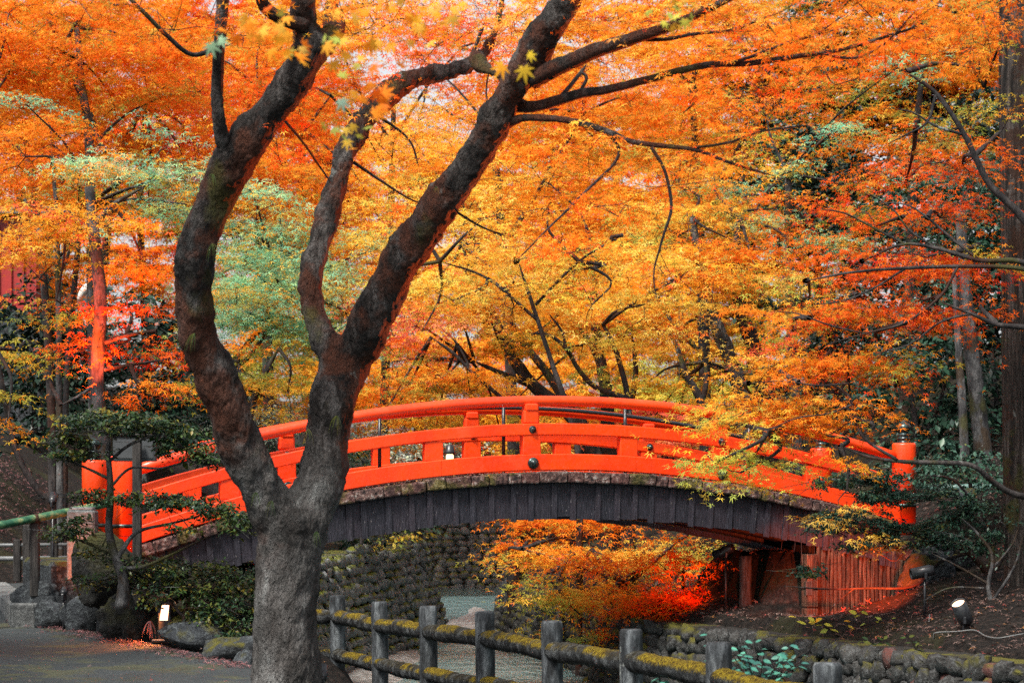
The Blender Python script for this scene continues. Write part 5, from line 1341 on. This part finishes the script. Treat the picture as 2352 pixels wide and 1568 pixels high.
shrub('leafless tangled shrub on the right slope before the cedar', 22.5, [[(2290, 1420, 14), (2270, 1350, 11), (2280, 1280, 9), (2250, 1230, 6), (2210, 1190, 4)], [(2280, 1380, 8), (2330, 1300, 6), (2350, 1230, 4)], [(2270, 1340, 6), (2200, 1300, 5), (2140, 1270, 3)], [(2285, 1300, 6), (2330, 1240, 4), (2345, 1170, 3)], [(2260, 1350, 6), (2180, 1350, 4), (2120, 1380, 3)]],
      [(2240, 1230, 70, 30, 22.6, .3, 'ever', .5), (2300, 1180, 60, 26, 22.8, .3, 'ever', .4)], size=.04, name='bare_shrub', bark_m='bark_grey')

# camellia trained in layers beside the left post
cam_pads = [(220, 1275, 50, 20, 21.0, .25, 'camellia', .7), (205, 1330, 40, 22, 20.9, .25, 'camellia', .6), (250, 965, 120, 24, 20.6, .5, 'camellia', 1.5), (360, 985, 110, 26, 20.7, .5, 'camellia', 1.4), (160, 1010, 60, 18, 20.6, .35, 'camellia', 1.1), (420, 1030, 80, 24, 20.6, .4, 'camellia', 1.2), (140, 1050, 50, 14, 20.5, .3, 'camellia', 1.0), (480, 1060, 50, 18, 20.6, .3, 'camellia', 1.0), (210, 1040, 60, 16, 20.6, .3, 'camellia', .8),
            (240, 1140, 70, 18, 20.5, .3, 'camellia', 1.0), (350, 1150, 100, 20, 20.6, .4, 'camellia', 1.2), (470, 1165, 80, 24, 20.5, .4, 'camellia', 1.2), (540, 1200, 50, 26, 20.4, .3, 'camellia', 1.0), (150, 1225, 56, 18, 20.5, .3, 'camellia', 1.1), (190, 1200, 40, 12, 20.5, .2, 'camellia', .8), (440, 1215, 60, 12, 20.5, .2, 'camellia', .5)]
shrub('camellia trained in flat layers in front of the left bridge end', 20.6, [[(280, 1395, 36), (283, 1330, 24), (262, 1270, 20), (250, 1215, 18), (254, 1150, 16), (252, 1090, 14), (248, 1035, 12), (252, 1005, 8)],
      [(268, 1285, 12), (300, 1235, 10), (330, 1215, 8), (400, 1200, 6), (470, 1180, 4)], [(262, 1270, 9), (210, 1250, 8), (170, 1235, 5)], [(252, 1100, 8), (200, 1075, 6), (150, 1055, 4)], [(250, 1060, 8), (300, 1020, 7), (370, 1000, 5), (430, 1035, 4)], [(275, 1305, 10), (330, 1300, 8), (400, 1270, 6), (480, 1230, 4)], [(252, 1120, 7), (300, 1075, 6), (370, 1075, 5), (440, 1055, 4)]],
      [(*p[:7], p[7] * 1.7) for p in cam_pads], size=.042, per=40, spread=(.12, .26), flat=.04, name='camellia', bark_m='bark_grey')
shrub('low glossy dark shrub spilling behind the edging rocks', 20.8, [[(420, 1450, 12), (425, 1410, 9), (440, 1360, 6)], [(540, 1480, 10), (530, 1420, 7), (500, 1360, 5)], [(425, 1420, 7), (380, 1370, 5), (340, 1330, 3)]],
      [(330, 1300, 70, 26, 21, .4, 'camellia', 1.3), (420, 1310, 100, 34, 21, .5, 'camellia', 1.4), (500, 1330, 90, 44, 21, .5, 'camellia', 1.4), (400, 1360, 90, 36, 20.8, .4, 'camellia', 1.4), (500, 1400, 80, 40, 20.6, .4, 'camellia', 1.3), (545, 1450, 40, 40, 20.3, .3, 'camellia', 1.1), (560, 1360, 40, 60, 20.8, .4, 'camellia', 1.2), (300, 1330, 50, 20, 20.9, .3, 'camellia', 1.0)], size=.042, per=40, spread=(.12, .26), flat=.05, name='low_shrub')

# ------------------------------------------------------------------ rocks
def rock(label, x, y, w, h, d, mat='rock', dep=None, seed=0, name='rock', cat='rock', rough=.38, flat=1.0):
    V, Fc = blob(seed + 20, 30, 20, rough, 1.25)
    s = S(d)
    V = V * np.array([w / 2 / s, (dep or w * .8) / 2 / s, h / 2 / s]) * (1.16 if name == 'edging_rock' else 1.04)
    c = P(x, y, d)
    # finer chiselling
    V = np.array([v * (1 + .07 * mnoise.noise(Vector(v * 9) + Vector((seed, 0, 0))) + .04 * mnoise.noise(Vector(v * 22))) for v in V])
    o = MB().add(V, Fc).build(name, M[mat], None, True)
    o.location = c
    return tag(o, label, cat, 'edging rocks' if name == 'edging_rock' else None)
rock('tall mossy boulder at the foot of the camellia', 236, 1312, 118, 150, 21.8, 'rock_moss', seed=1, name='boulder')
ER = [(92, 1390, 96, 86, 22.9, 'first edging rock by the granite step'), (150, 1365, 70, 60, 23.2, 'small edging rock set behind the first two'), (122, 1412, 70, 66, 22.6, 'edging rock wedged between two wider ones near the step'),
      (190, 1408, 80, 76, 22.2, 'broad dark edging rock second along the gravel path'), (232, 1395, 60, 50, 22.5, 'edging rock at the base of the mossy boulder'), (278, 1428, 92, 82, 21.4, 'moss-topped edging rock in the middle of the row'), (330, 1425, 66, 74, 21.2, 'yellow mossed edging rock next to the lit bollard lamp'),
      (463, 1462, 135, 62, 20.4, 'flat-topped grey edging slab right of the bollard lamp'), (408, 1450, 60, 40, 20.7, 'low dark edging stone just right of the bollard lamp'), (356, 1440, 60, 60, 21.15, 'dark edging rock tucked behind the bollard lamp'), (60, 1405, 70, 56, 23.0, 'leftmost edging rock against the granite kerb'), (425, 1435, 70, 40, 20.9, 'small pale edging stone behind the grey slab'), (528, 1494, 112, 52, 19.7, 'rounded grey edging rock in front of the slab'), (568, 1518, 60, 44, 19.2, 'last small edging rock touching the big trunk')]
for i, (x, y, w, h, d, lab) in enumerate(ER):
    rock(lab, x, y, w, h * 1.12, d, 'rock_moss' if i in (5, 6, 9) else 'rock', seed=i + 3, name='edging_rock')
rock('big dark boulder beside the wall of logs on the right bank', 2130, 1335, 150, 150, 24.6, 'rock', seed=31, name='boulder', rough=.45)
rock('smaller grey boulder on top of the right bank above the logs', 2085, 1265, 64, 44, 25, 'rock', seed=33, name='boulder')
rock('low rounded stone on the right slope under the shrub', 2200, 1292, 80, 34, 24.5, 'rock', seed=35, name='boulder')

# ------------------------------------------------------------------ steps, stone pillar, rails on the left
def slab(label, x, y, d, L, dep, h, rot, mat='granite', name='stone_step'):
    c = P(x, y, d)
    a = np.array([math.cos(rot), math.sin(rot), 0]); b = np.array([-math.sin(rot), math.cos(rot), 0])
    o = MB().add(*box((0, 0, -h / 2), L, dep, h, a, b, bev=.018)).build(name, M[mat])
    o.location = c
    return tag(o, label, 'step', 'stone steps to the bridge')
def kerb(label, p0, p1, top, w, h):
    p0 = np.array(p0); p1 = np.array(p1); L = np.linalg.norm(p1 - p0); a = np.array([*(p1 - p0) / L, 0]); b = np.array([-a[1], a[0], 0])
    root = thing('stone_kerb', label, 'kerb', 'granite kerbs at the bridge approach')
    n = max(2, int(L / 1.1))
    for i in range(n):
        q = p0 + (p1 - p0) * (i + .5) / n
        MB().add(*box((q[0], q[1], top - h / 2 + (i % 2) * .004), L / n - .012, w, h, a, b, bev=.02)).build('kerb_stone', M['granite'], root)
    return root
kerb('lower granite kerb running back from the left edge of the gravel path', (-5.05, 22.6), (-7.0, 29.5), .68, .30, .40)
kerb('upper granite kerb behind the bamboo rail post', (-5.05, 24.8), (-6.7, 30.8), .82, .34, .5)
o = MB().add([(-5.0, 22.9, .66), (-4.2, 24.6, .66), (-5.9, 31, .66), (-7.0, 29.6, .66), (-5.0, 22.9, .2), (-4.2, 24.6, .2), (-5.9, 31, .2), (-7.0, 29.6, .2)], [(0, 1, 2, 3), (0, 4, 5, 1), (1, 5, 6, 2), (2, 6, 7, 3), (3, 7, 4, 0)]).build('approach_pavement', M['path'])
tag(o, kind='structure')
pil = thing('stone_pillar', 'squat granite pillar glowing orange beside the left bridge post', 'pillar')
c = P(190, 1252, 22.9)
MB().add(*box((0, 0, 0), .29, .24, .74, bev=.02)).build('shaft', M['granite'], pil)
MB().add(*box((0, 0, .385), .25, .2, .035, bev=.01)).build('cap', M['granite'], pil)
pil.location = c

bam = thing('bamboo_rail', 'green bamboo handrail tied to a dark post by the steps', 'handrail')
bp = catmull([P(-60, 1218, 22.3), P(78, 1190, 22.7), P(200, 1166, 23.1), P(250, 1155, 23.2)], 60)
rad = np.full(60, .042)
for k in (9, 21, 34, 47): rad[k] = .047; rad[k - 1] = .0405; rad[k + 1] = .0405
MB().add(*tube(bp, rad, 16)).build('bamboo_pole', M['bamboo'], bam, True)
for (x, yt, yb, d, w) in ((80, 1188, 1362, 22.75, 20), (-40, 1216, 1390, 22.3, 20)):
    a, b = P(x, yb, d), P(x, yt, d); s = S(d)
    MB().add(*box((a + b) / 2 + np.array([0, .0, -.03]), w / s, w / s, b[2] - a[2], bev=.008)).build('post', M['postwood'], bam)
for x, y in ((84, 1190),):
    q = P(x, y, 22.72)
    MB().add(*tube([q + np.array([-.03, 0, -.005]), q + np.array([.03, .0, .005])], .052, 14)).build('tie', M['oldwood'], bam, True)
gr = thing('guard_rail', 'dark wooden guard rail with grey pipes behind the steps', 'guard rail')
for x, yt, yb in ((-15, 1232, 1330), (40, 1238, 1335), (62, 1205, 1330), (125, 1240, 1325)):
    a, b = P(x, yb, 25.6), P(x, yt, 25.6)
    MB().add(*box((a + b) / 2, .085, .085, b[2] - a[2], bev=.008)).build('post', M['postwood'], gr)
for y in (1283, 1252):
    MB().add(*tube([P(-80, y, 25.6), P(40, y - 1, 25.6), P(160, y - 2, 25.6)], .030 if y == 1283 else .022, 10)).build('pipe', M['pipe'], gr, True)

# notice box on a dark post
sg = thing('notice_box', 'dark grey notice box on a wooden post behind the camellia', 'sign')
a, b = P(315, 1420, 21.8), P(315, 1010, 21.8)
MB().add(*box((a + b) / 2, .085, .085, b[2] - a[2], bev=.006)).build('post', M['postwood'], sg)
c = P(308, 1030, 21.9)
MB().add(*box(c + np.array([0, .06, 0]), .43, .12, .25, bev=.012)).build('box', M['sign'], sg)
MB().add(*box(c + np.array([0, .06, .14]), .47, .17, .02, bev=.006)).build('lid', M['postwood'], sg)
MB().add(*box(c + np.array([0, -.004, 0]), .38, .008, .19)).build('panel', M['sign'], sg)

# ------------------------------------------------------------------ lamps
def spot(name, parent, loc, target, energy, col, ang=50, blend=.7, rad=.03):
    L = bpy.data.lights.new(name, 'SPOT'); L.energy = energy; L.color = col; L.spot_size = math.radians(ang); L.spot_blend = blend; L.shadow_soft_size = rad
    o = bpy.data.objects.new(name, L); COL.objects.link(o)
    o.location = loc
    o.rotation_euler = (Vector(target) - Vector(loc)).to_track_quat('-Z', 'Y').to_euler()
    if parent: 
        o.parent = parent
        o.matrix_parent_inverse = Matrix.Identity(4)
    return o
bl = thing('bollard_lamp', 'lit black bollard lamp among the edging rocks', 'lamp')
c = P(380, 1460, 20.9); 
MB().add(*box(c + np.array([0, 0, .16]), .13, .13, .42, bev=.012)).build('housing', M['black'], bl)
MB().add(*box(c + np.array([0, 0, -.04]), .24, .2, .03, bev=.01)).build('base_plate', M['black'], bl)
ax = np.array([math.cos(.35), -math.sin(.35), 0])
V = [c + np.array([dx, -.069, dz]) for dx, dz in ((-.045, .155), (.030, .155), (.045, .30), (-.022, .30))]
V += [v + np.array([0, .01, 0]) for v in V]
MB().add(V, [(0, 1, 2, 3), (7, 6, 5, 4), (0, 4, 5, 1), (1, 5, 6, 2), (2, 6, 7, 3), (3, 7, 4, 0)]).build('light_panel', M['lamp_orange'], bl)
MB().add(*box(c + np.array([.05, .02, .40]), .035, .09, .10)).build('fin', M['black'], bl)

spot('bulb', bl, tuple(c + np.array([-.02, -.09, .22])), tuple(c + np.array([-.5, -.25, -.30])), 36, (1, .28, .07), 110)
def floodlight(label, loc, target, energy, col, lit=True, r=.062, L=.22, stake=None, ang=46, name='floodlight', lens='lamp_warm', aim=None):
    root = thing(name, label, 'lamp', 'floodlights')
    loc = np.array(loc); d = np.array(target) - loc; d = d / np.linalg.norm(d)
    b = loc - d * L
    V, Fc = lathe([(.001, 0), (r * .7, .0), (r * .92, .025), (r, .05), (r, L), (r * .86, L), (r * .86, L - .02)], b, 20, d)
    MB().add(V, Fc[:-2]).build('housing', M['black'], root, True)
    V, Fc = lathe([(r * .86, L - .022), (.001, L - .018)], b, 20, d)
    MB().add(V, Fc).build('lens', M[lens] if lit else M['black'], root)
    st = stake if stake is not None else gz(b[0], b[1])
    mid = (b * .6 + loc * .4)
    MB().add(*tube([mid + np.array([0, 0, -.04]), np.array([mid[0], mid[1], st - .05])], .014, 8)).build('stake', M['black'], root, True)
    MB().add(*box(mid + np.array([0, 0, -.05]), .03, .16, .07, bev=.006)).build('bracket', M['black'], root)
    if energy: spot('bulb', root, tuple(loc + d * .05), tuple(target if aim is None else aim), energy, col, ang, 1.0)
    return root
FIRE = (1.0, .13, .022)
# the bright one on the right slope lights the big maple's limbs from below
floodlight('floodlight with a bright lens tilted up on the right slope', P(2200, 1383, 21.2), P(2200, 1383, 21.2) + np.array([-4.4, -4.2, 8.0]), 4200, FIRE, True, .075, .26, ang=44, aim=P(1260, 170, 14.4))
floodlight('dark floodlight on a stake turned at the wall of logs', P(2092, 1318, 22.6), P(1960, 1345, 22.55), 900, (1, .10, .018), False, .06, .25, ang=44, aim=P(1925, 1350, 26.0))
floodlight('floodlight beside the stump turned at the red bush', P(1640, 1276, 26.6), P(1560, 1312, 26.75), 48, FIRE, False, .06, .27, ang=80, stake=.3, aim=P(1545, 1355, 27.6))
floodlight('small floodlight at the foot of the leafy left slope', P(125, 1134, 25.6), P(224, 770, 26.9), 3800, (1.0, .09, .025), True, .05, .14, ang=24, lens='lamp_orange')
floodlight('small black floodlight standing against the big trunk', P(742, 1530, 15.3), P(742, 1300, 16), 0, FIRE, False, .035, .12)
floodlight('low floodlight tucked behind the edging rocks, turned at the granite pillar', P(150, 1352, 22.2), P(196, 1262, 22.9), 34, (1, .15, .02), True, .035, .10, ang=90, lens='lamp_orange')
# stump post and the wall of logs
o = MB()
a, b = P(1712, 1435, 26.4), P(1712, 1276, 26.4)
V, Fc = tube(catmull([a, (a + b) / 2, b], 12), .075, 14, True, .12, 2)
tag(MB().add(V, Fc).build('wooden_stump', M['postwood'], None, True), 'dark upright wooden stump post under the bridge end', 'post')

lw = thing('log_wall', 'abutment wall of upright weathered logs glowing orange under the bridge end', 'wall')
n = 25; r2 = random.Random(9)
ta, tb = 3.62, 5.0
def on_log_line(t_): 
    q = BC + BD * t_ + BW * -.08
    return q
for i in range(n):
    t_ = ta + (tb - ta) * (i + .5) / n
    q = on_log_line(t_)
    z1 = 1.22 - .06 * i / n + r2.uniform(-.02, .02); z0 = .26
    rad_ = (tb - ta) / n * .47 * r2.uniform(.85, 1.15)
    pth = catmull([(q[0] + r2.uniform(-.012, .012), q[1] + r2.uniform(-.02, .02), z0), (q[0], q[1], (z0 + z1) / 2), (q[0] + r2.uniform(-.012, .012), q[1], z1)], 7)
    MB().add(*tube(pth, rad_, 7, True, .12, i)).build('log', M['oldwood'], lw, True)
q = on_log_line(ta - .10)
for k in range(4):
    MB().add(*box((q[0], q[1] - .02, .38 + .215 * k), .15, .16, .205, AX, AW, bev=.012)).build('corner_block', M['oldwood'], lw)
MB().add(*box((q[0] - .02, q[1] - .105, .72), .085, .02, .17, AX, AW, bev=.004)).build('vent', M['postwood'], lw)
q2 = on_log_line((ta + tb) / 2)
MB().add(*box((q2[0] + BW[0] * .35, q2[1] + BW[1] * .35, .78), tb - ta + .1, .45, .9, AX, AW)).build('backing', M['mortar'], lw)
# white cable
cb = catmull([P(2135, 1410, 22.3), P(2132, 1460, 21.9), P(2140, 1482, 21.4), P(2165, 1490, 21.3), P(2200, 1488, 21.2), P(2240, 1485, 21.1), P(2270, 1500, 20.8), P(2300, 1515, 20.6), P(2352, 1512, 20.6)], 50)
for k in range(14, 50): cb[k][2] = max(cb[k][2] * 0 + gz(cb[k][0], cb[k][1]) + .03, .2)
tag(MB().add(*tube(cb, .006, 6)).build('cable', M['cable'], None, True), 'white power cable trailing from the floodlights over the right bank', 'cable')
# teal pipe rail beyond the right post
tr = thing('pipe_rail', 'teal pipe rail on stone posts behind the cedar', 'handrail')
MB().add(*tube([P(2120, 1122, 27.5), P(2240, 1118, 27.5), P(2400, 1126, 27.5)], .045, 10)).build('pipe', M['tealrail'], tr, True)
for x in (2222, 2345):
    a, b = P(x, 1230, 27.5), P(x, 1120, 27.5)
    MB().add(*tube([a, b], .12, 10)).build('post', M['rock'], tr, True)

# red shrine building glimpsed far left, and a pale roof edge
sh = thing('shrine_building', 'red shrine building glimpsed through the maples at far left', 'building')
d = 46; s = S(d)
c = P(48, 610, d)
MB().add(*box(c, .9, .8, 2.0)).build('wall', M['shrine'], sh)
for i in range(4):
    MB().add(*box(c + np.array([-.39 + .26 * i, -.43, -.1]), .07, .06, 1.8)).build('pillar', M['shrine'], sh)
MB().add(*box(c + np.array([0, -.1, 1.06]), 1.5, 1.4, .12)).build('roof', M['rooftile'], sh)
MB().add(*box(c + np.array([0, 0, -2.3]), 1.0, .9, 2.7)).build('base', M['rock'], sh)
wh = thing('roof_gable', 'pale curved roof edge glimpsed behind the red-lit trunk', 'roof')
V, Fc = tube(catmull([P(182, 690, 44), P(190, 672, 44), P(205, 660, 44), P(232, 655, 44)], 14), np.linspace(.05, .13, 14), 10); MB().add(V, Fc).build('barge_board', M['plaster'], wh, True)
V, Fc = box(P(214, 690, 44.4), .5, .3, .4); MB().add(V, Fc).build('gable_wall', M['sign'], wh)

# ------------------------------------------------------------------ small plants
def leafy_stems(label, base, stems, pal, size, name='seedling', nleaf=8, cat='plant', matn='evergreen'):
    """a few thin stems with separate leaves, each leaf its own part"""
    root = thing(name, label, cat)
    mb = MB()
    b = np.array(base)
    for e in stems:
        e = np.array(e); mid = (b + e) / 2 + np.array([0, 0, .10 * np.linalg.norm(e - b)])
        pth = catmull([b, mid, e], 9)
        mb.add(*tube(pth, np.linspace(.006, .0025, 9), 5, False))
        for k in range(nleaf):
            u = .35 + .65 * k / (nleaf - 1); q = pth[min(8, int(u * 8))] + rng.normal(0, .012, 3)
            dirn = np.array([(-1) ** k * .9, rng.normal(0, .4), rng.normal(.0, .35)])
            V = np.array([(0, 0, 0), (.35, .30, .04), (.75, .24, .02), (1.1, 0, -.10), (.75, -.24, .02), (.35, -.30, .04), (.5, 0, -.03)])
            T = np.array([(0, 6, 1), (1, 6, 2), (2, 6, 3), (3, 6, 4), (4, 6, 5), (5, 6, 0)])
            Vv, Tt, Cc = leaf_cloud(np.zeros((1, 3)), dirn[None], np.array([[0, -.55, 1.]]) + rng.normal(0, .35, (1, 3)), np.array([size * rng.uniform(.75, 1.2)]), pick(pal, 1) * rng.uniform(.8, 1.2), (V, T))
            lo = link('leaf', tri_mesh('leaf', Vv, Tt, M[matn], Cc), root); lo.location = q
    mb.build('stems', M['bark_dark'], root, True)
    return root
def fan(x, y, d, n, sx, sy):
    return [P(x + rng.uniform(-sx, sx), y + rng.uniform(-sy, sy), d + rng.uniform(-.25, .25)) for _ in range(n)]
b_ = P(1740, 1620, 12.9); 
leafy_stems('teal leaved shrub between the last fence posts', b_, fan(1760, 1500, 12.9, 14, 90, 36), 'teal', .045, 'leafy_shrub', 9, 'shrub')
leafy_stems('small teal sprig poking up left of the fourth fence post from the right', P(1640, 1600, 13.0), fan(1620, 1480, 13.0, 3, 22, 16), 'teal', .04, 'leafy_shrub', 6, 'shrub')
leafy_stems('teal leaf cluster at the bottom edge below the lower rail', P(1520, 1640, 13.4), fan(1515, 1556, 13.4, 5, 40, 10), 'teal', .042, 'leafy_shrub', 6, 'shrub')
leafy_stems('thin seedling with yellowing leaves before the wall of logs', P(1930, 1462, 23.2), [P(1850, 1430, 23.1), P(1990, 1395, 23.0), P(2085, 1420, 23.0), P(1830, 1418, 23.0)], 'yellowgreen', .085, 'seedling', 6, matn='leaf')
leafy_stems('low seedling with round green leaves on the right wall top', P(2010, 1480, 21.6), [P(1980, 1468, 21.5), P(2040, 1465, 21.6)], 'fern', .07, 'seedling', 4, matn='leaf')
leafy_stems('small green seedling near the stake of the right floodlight', P(2105, 1495, 20.8), [P(2085, 1462, 20.7), P(2110, 1470, 20.7)], 'fern', .07, 'seedling', 4, matn='leaf')

# roots and vines hanging from the bridge's lower edge
for i, (x, y0, y1, d) in enumerate(((1795, 1225, 1262, 26), (1825, 1232, 1266, 26), (1840, 1236, 1300, 26), (1870, 1240, 1330, 26.1), (1945, 1150, 1300, 23.8), (1750, 1220, 1250, 26))):
    p = catmull([P(x, y0, d), P(x + 1, (y0 + y1) / 2, d), P(x - 1, y1, d)], 8)
    lab = ['first', 'second', 'third', 'fourth', 'long red', 'leftmost'][i]
    tag(MB().add(*tube(p, .004, 4, False)).build('hanging_root', M['bark_dark'], None, True), f'{lab} thin root hanging below the right half of the bridge', 'root', 'hanging roots')

# ------------------------------------------------------------------ fallen leaves
def litter(name, label, pts, pal, size, tmpl=STAR3, lift=.012):
    pts = np.asarray(pts)
    z = ground_h(pts[:, 0], pts[:, 1]) + lift + rng.random(len(pts)) * .02
    C_ = np.stack([pts[:, 0], pts[:, 1], z], -1); n = len(C_)
    U = rng.normal(0, 1, (n, 3)); U[:, 2] *= .25
    N = np.stack([rng.normal(0, .28, n), rng.normal(0, .28, n), np.ones(n)], -1)
    V, T, Cc = leaf_cloud(C_, U, N, size * rng.uniform(.6, 1.3, n), pick(pal, n) * rng.uniform(.7, 1.25, (n, 1)), tmpl)
    o = link(name, tri_mesh(name, V, T, M['litter'], Cc))
    return tag(o, label, 'leaves', kind='stuff')
n = 24000
X = rng.uniform(1.5, 9.5, n); Y = rng.uniform(17, 34, n)
k = (~inside(X, Y, CH)) & (seg_dist(X, Y, CH_R) > .1)
litter('fallen_leaves', 'brown fallen leaves covering the right bank', np.stack([X, Y], -1)[k], 'litter', .055)
X = rng.uniform(-14, -4.5, 16000); Y = rng.uniform(26, 42, 16000)
litter('fallen_leaves', 'pinkish fallen leaves covering the left slope', np.stack([X, Y], -1), 'litterpink', .065)
# along the foot of the edging rocks and thinly over the path
n = 1600
u = rng.random(n); q = np.array([-5.0, 23.5])[None] * (1 - u[:, None]) + np.array([-2.0, 18.9])[None] * u[:, None]
off = np.abs(rng.normal(0, .16, n)) + .22
nn = np.array([-.85, -.53])
q = q + nn * off[:, None]
litter('fallen_leaves', 'pink and brown leaves fallen along the foot of the edging rocks', q, 'litterpink', .035, lift=.022)
X = rng.uniform(-6, -1.6, 420); Y = rng.uniform(16, 22.5, 420)
litter('fallen_leaves', 'a few single leaves scattered over the gravel path', np.stack([X, Y], -1), 'litter', .03, lift=.02)
# crumbs on the bridge edging
n = 1500
tt = rng.uniform(-3.8, 4.5, n); ww = rng.uniform(-.19, -.10, n)
C_ = np.array([B(a, b, -.875) for a, b in zip(tt, ww)]) + rng.normal(0, .006, (n, 3))
V, T, Cc = leaf_cloud(C_, rng.normal(0, 1, (n, 3)), np.stack([rng.normal(0, .6, n), rng.normal(0, .6, n), np.ones(n)], -1), .018 * rng.uniform(.6, 1.4, n), pick('litter', n) * rng.uniform(.8, 2.2, (n, 1)), STAR3)
tag(link('fallen_leaves', tri_mesh('fallen_leaves', V, T, M['litter'], Cc)), 'leaf crumbs lying along the stone edge of the bridge', 'leaves', kind='stuff')
for i, (x, y) in enumerate(((1060, 1100), (1085, 1098), (1360, 1085), (1490, 1090), (1565, 1093), (1985, 1160), (1440, 1085), (1830, 1130))):
    pass
gt = [(-.62, 9), (-.55, 6), (.75, 5), (1.5, 8), (1.95, 5), (3.1, 6), (3.6, 8), (-2.0, 4)]
for i, (t_, n_) in enumerate(gt):
    o = tuft(B(t_, -.14, -.885), n_, .12, None, 'grass_tuft', 'olive', .004)
    tag(o, ['dry grass tuft left of the bridge crown on its stone edge', 'dry grass blades next to the crown on the stone edge', 'small grass tuft right of the crown bolt on the stone edge', 'grass tuft on the stone edge below the second near post', 'short grass blades on the stone edge right of centre', 'grass tuft near the yellow leaves on the stone edge', 'grass tuft toward the right end of the stone edge', 'grass tuft on the stone edge beside the big trunk'][i], 'grass', 'grass tufts on the bridge edge')
tag(tuft(P(345, 1425, 20.6), 16, .22, None, 'grass_tuft', 'litterpink', .005), 'dry reddish grass tuft beside the bollard lamp', 'grass')
print('LEAF TRIS', TRI_TOTAL[0], 'ALL', sum(len(m.loop_triangles) or sum(p.loop_total - 2 for p in m.polygons) for m in bpy.data.meshes if m.users and len(m.polygons) < 60000))
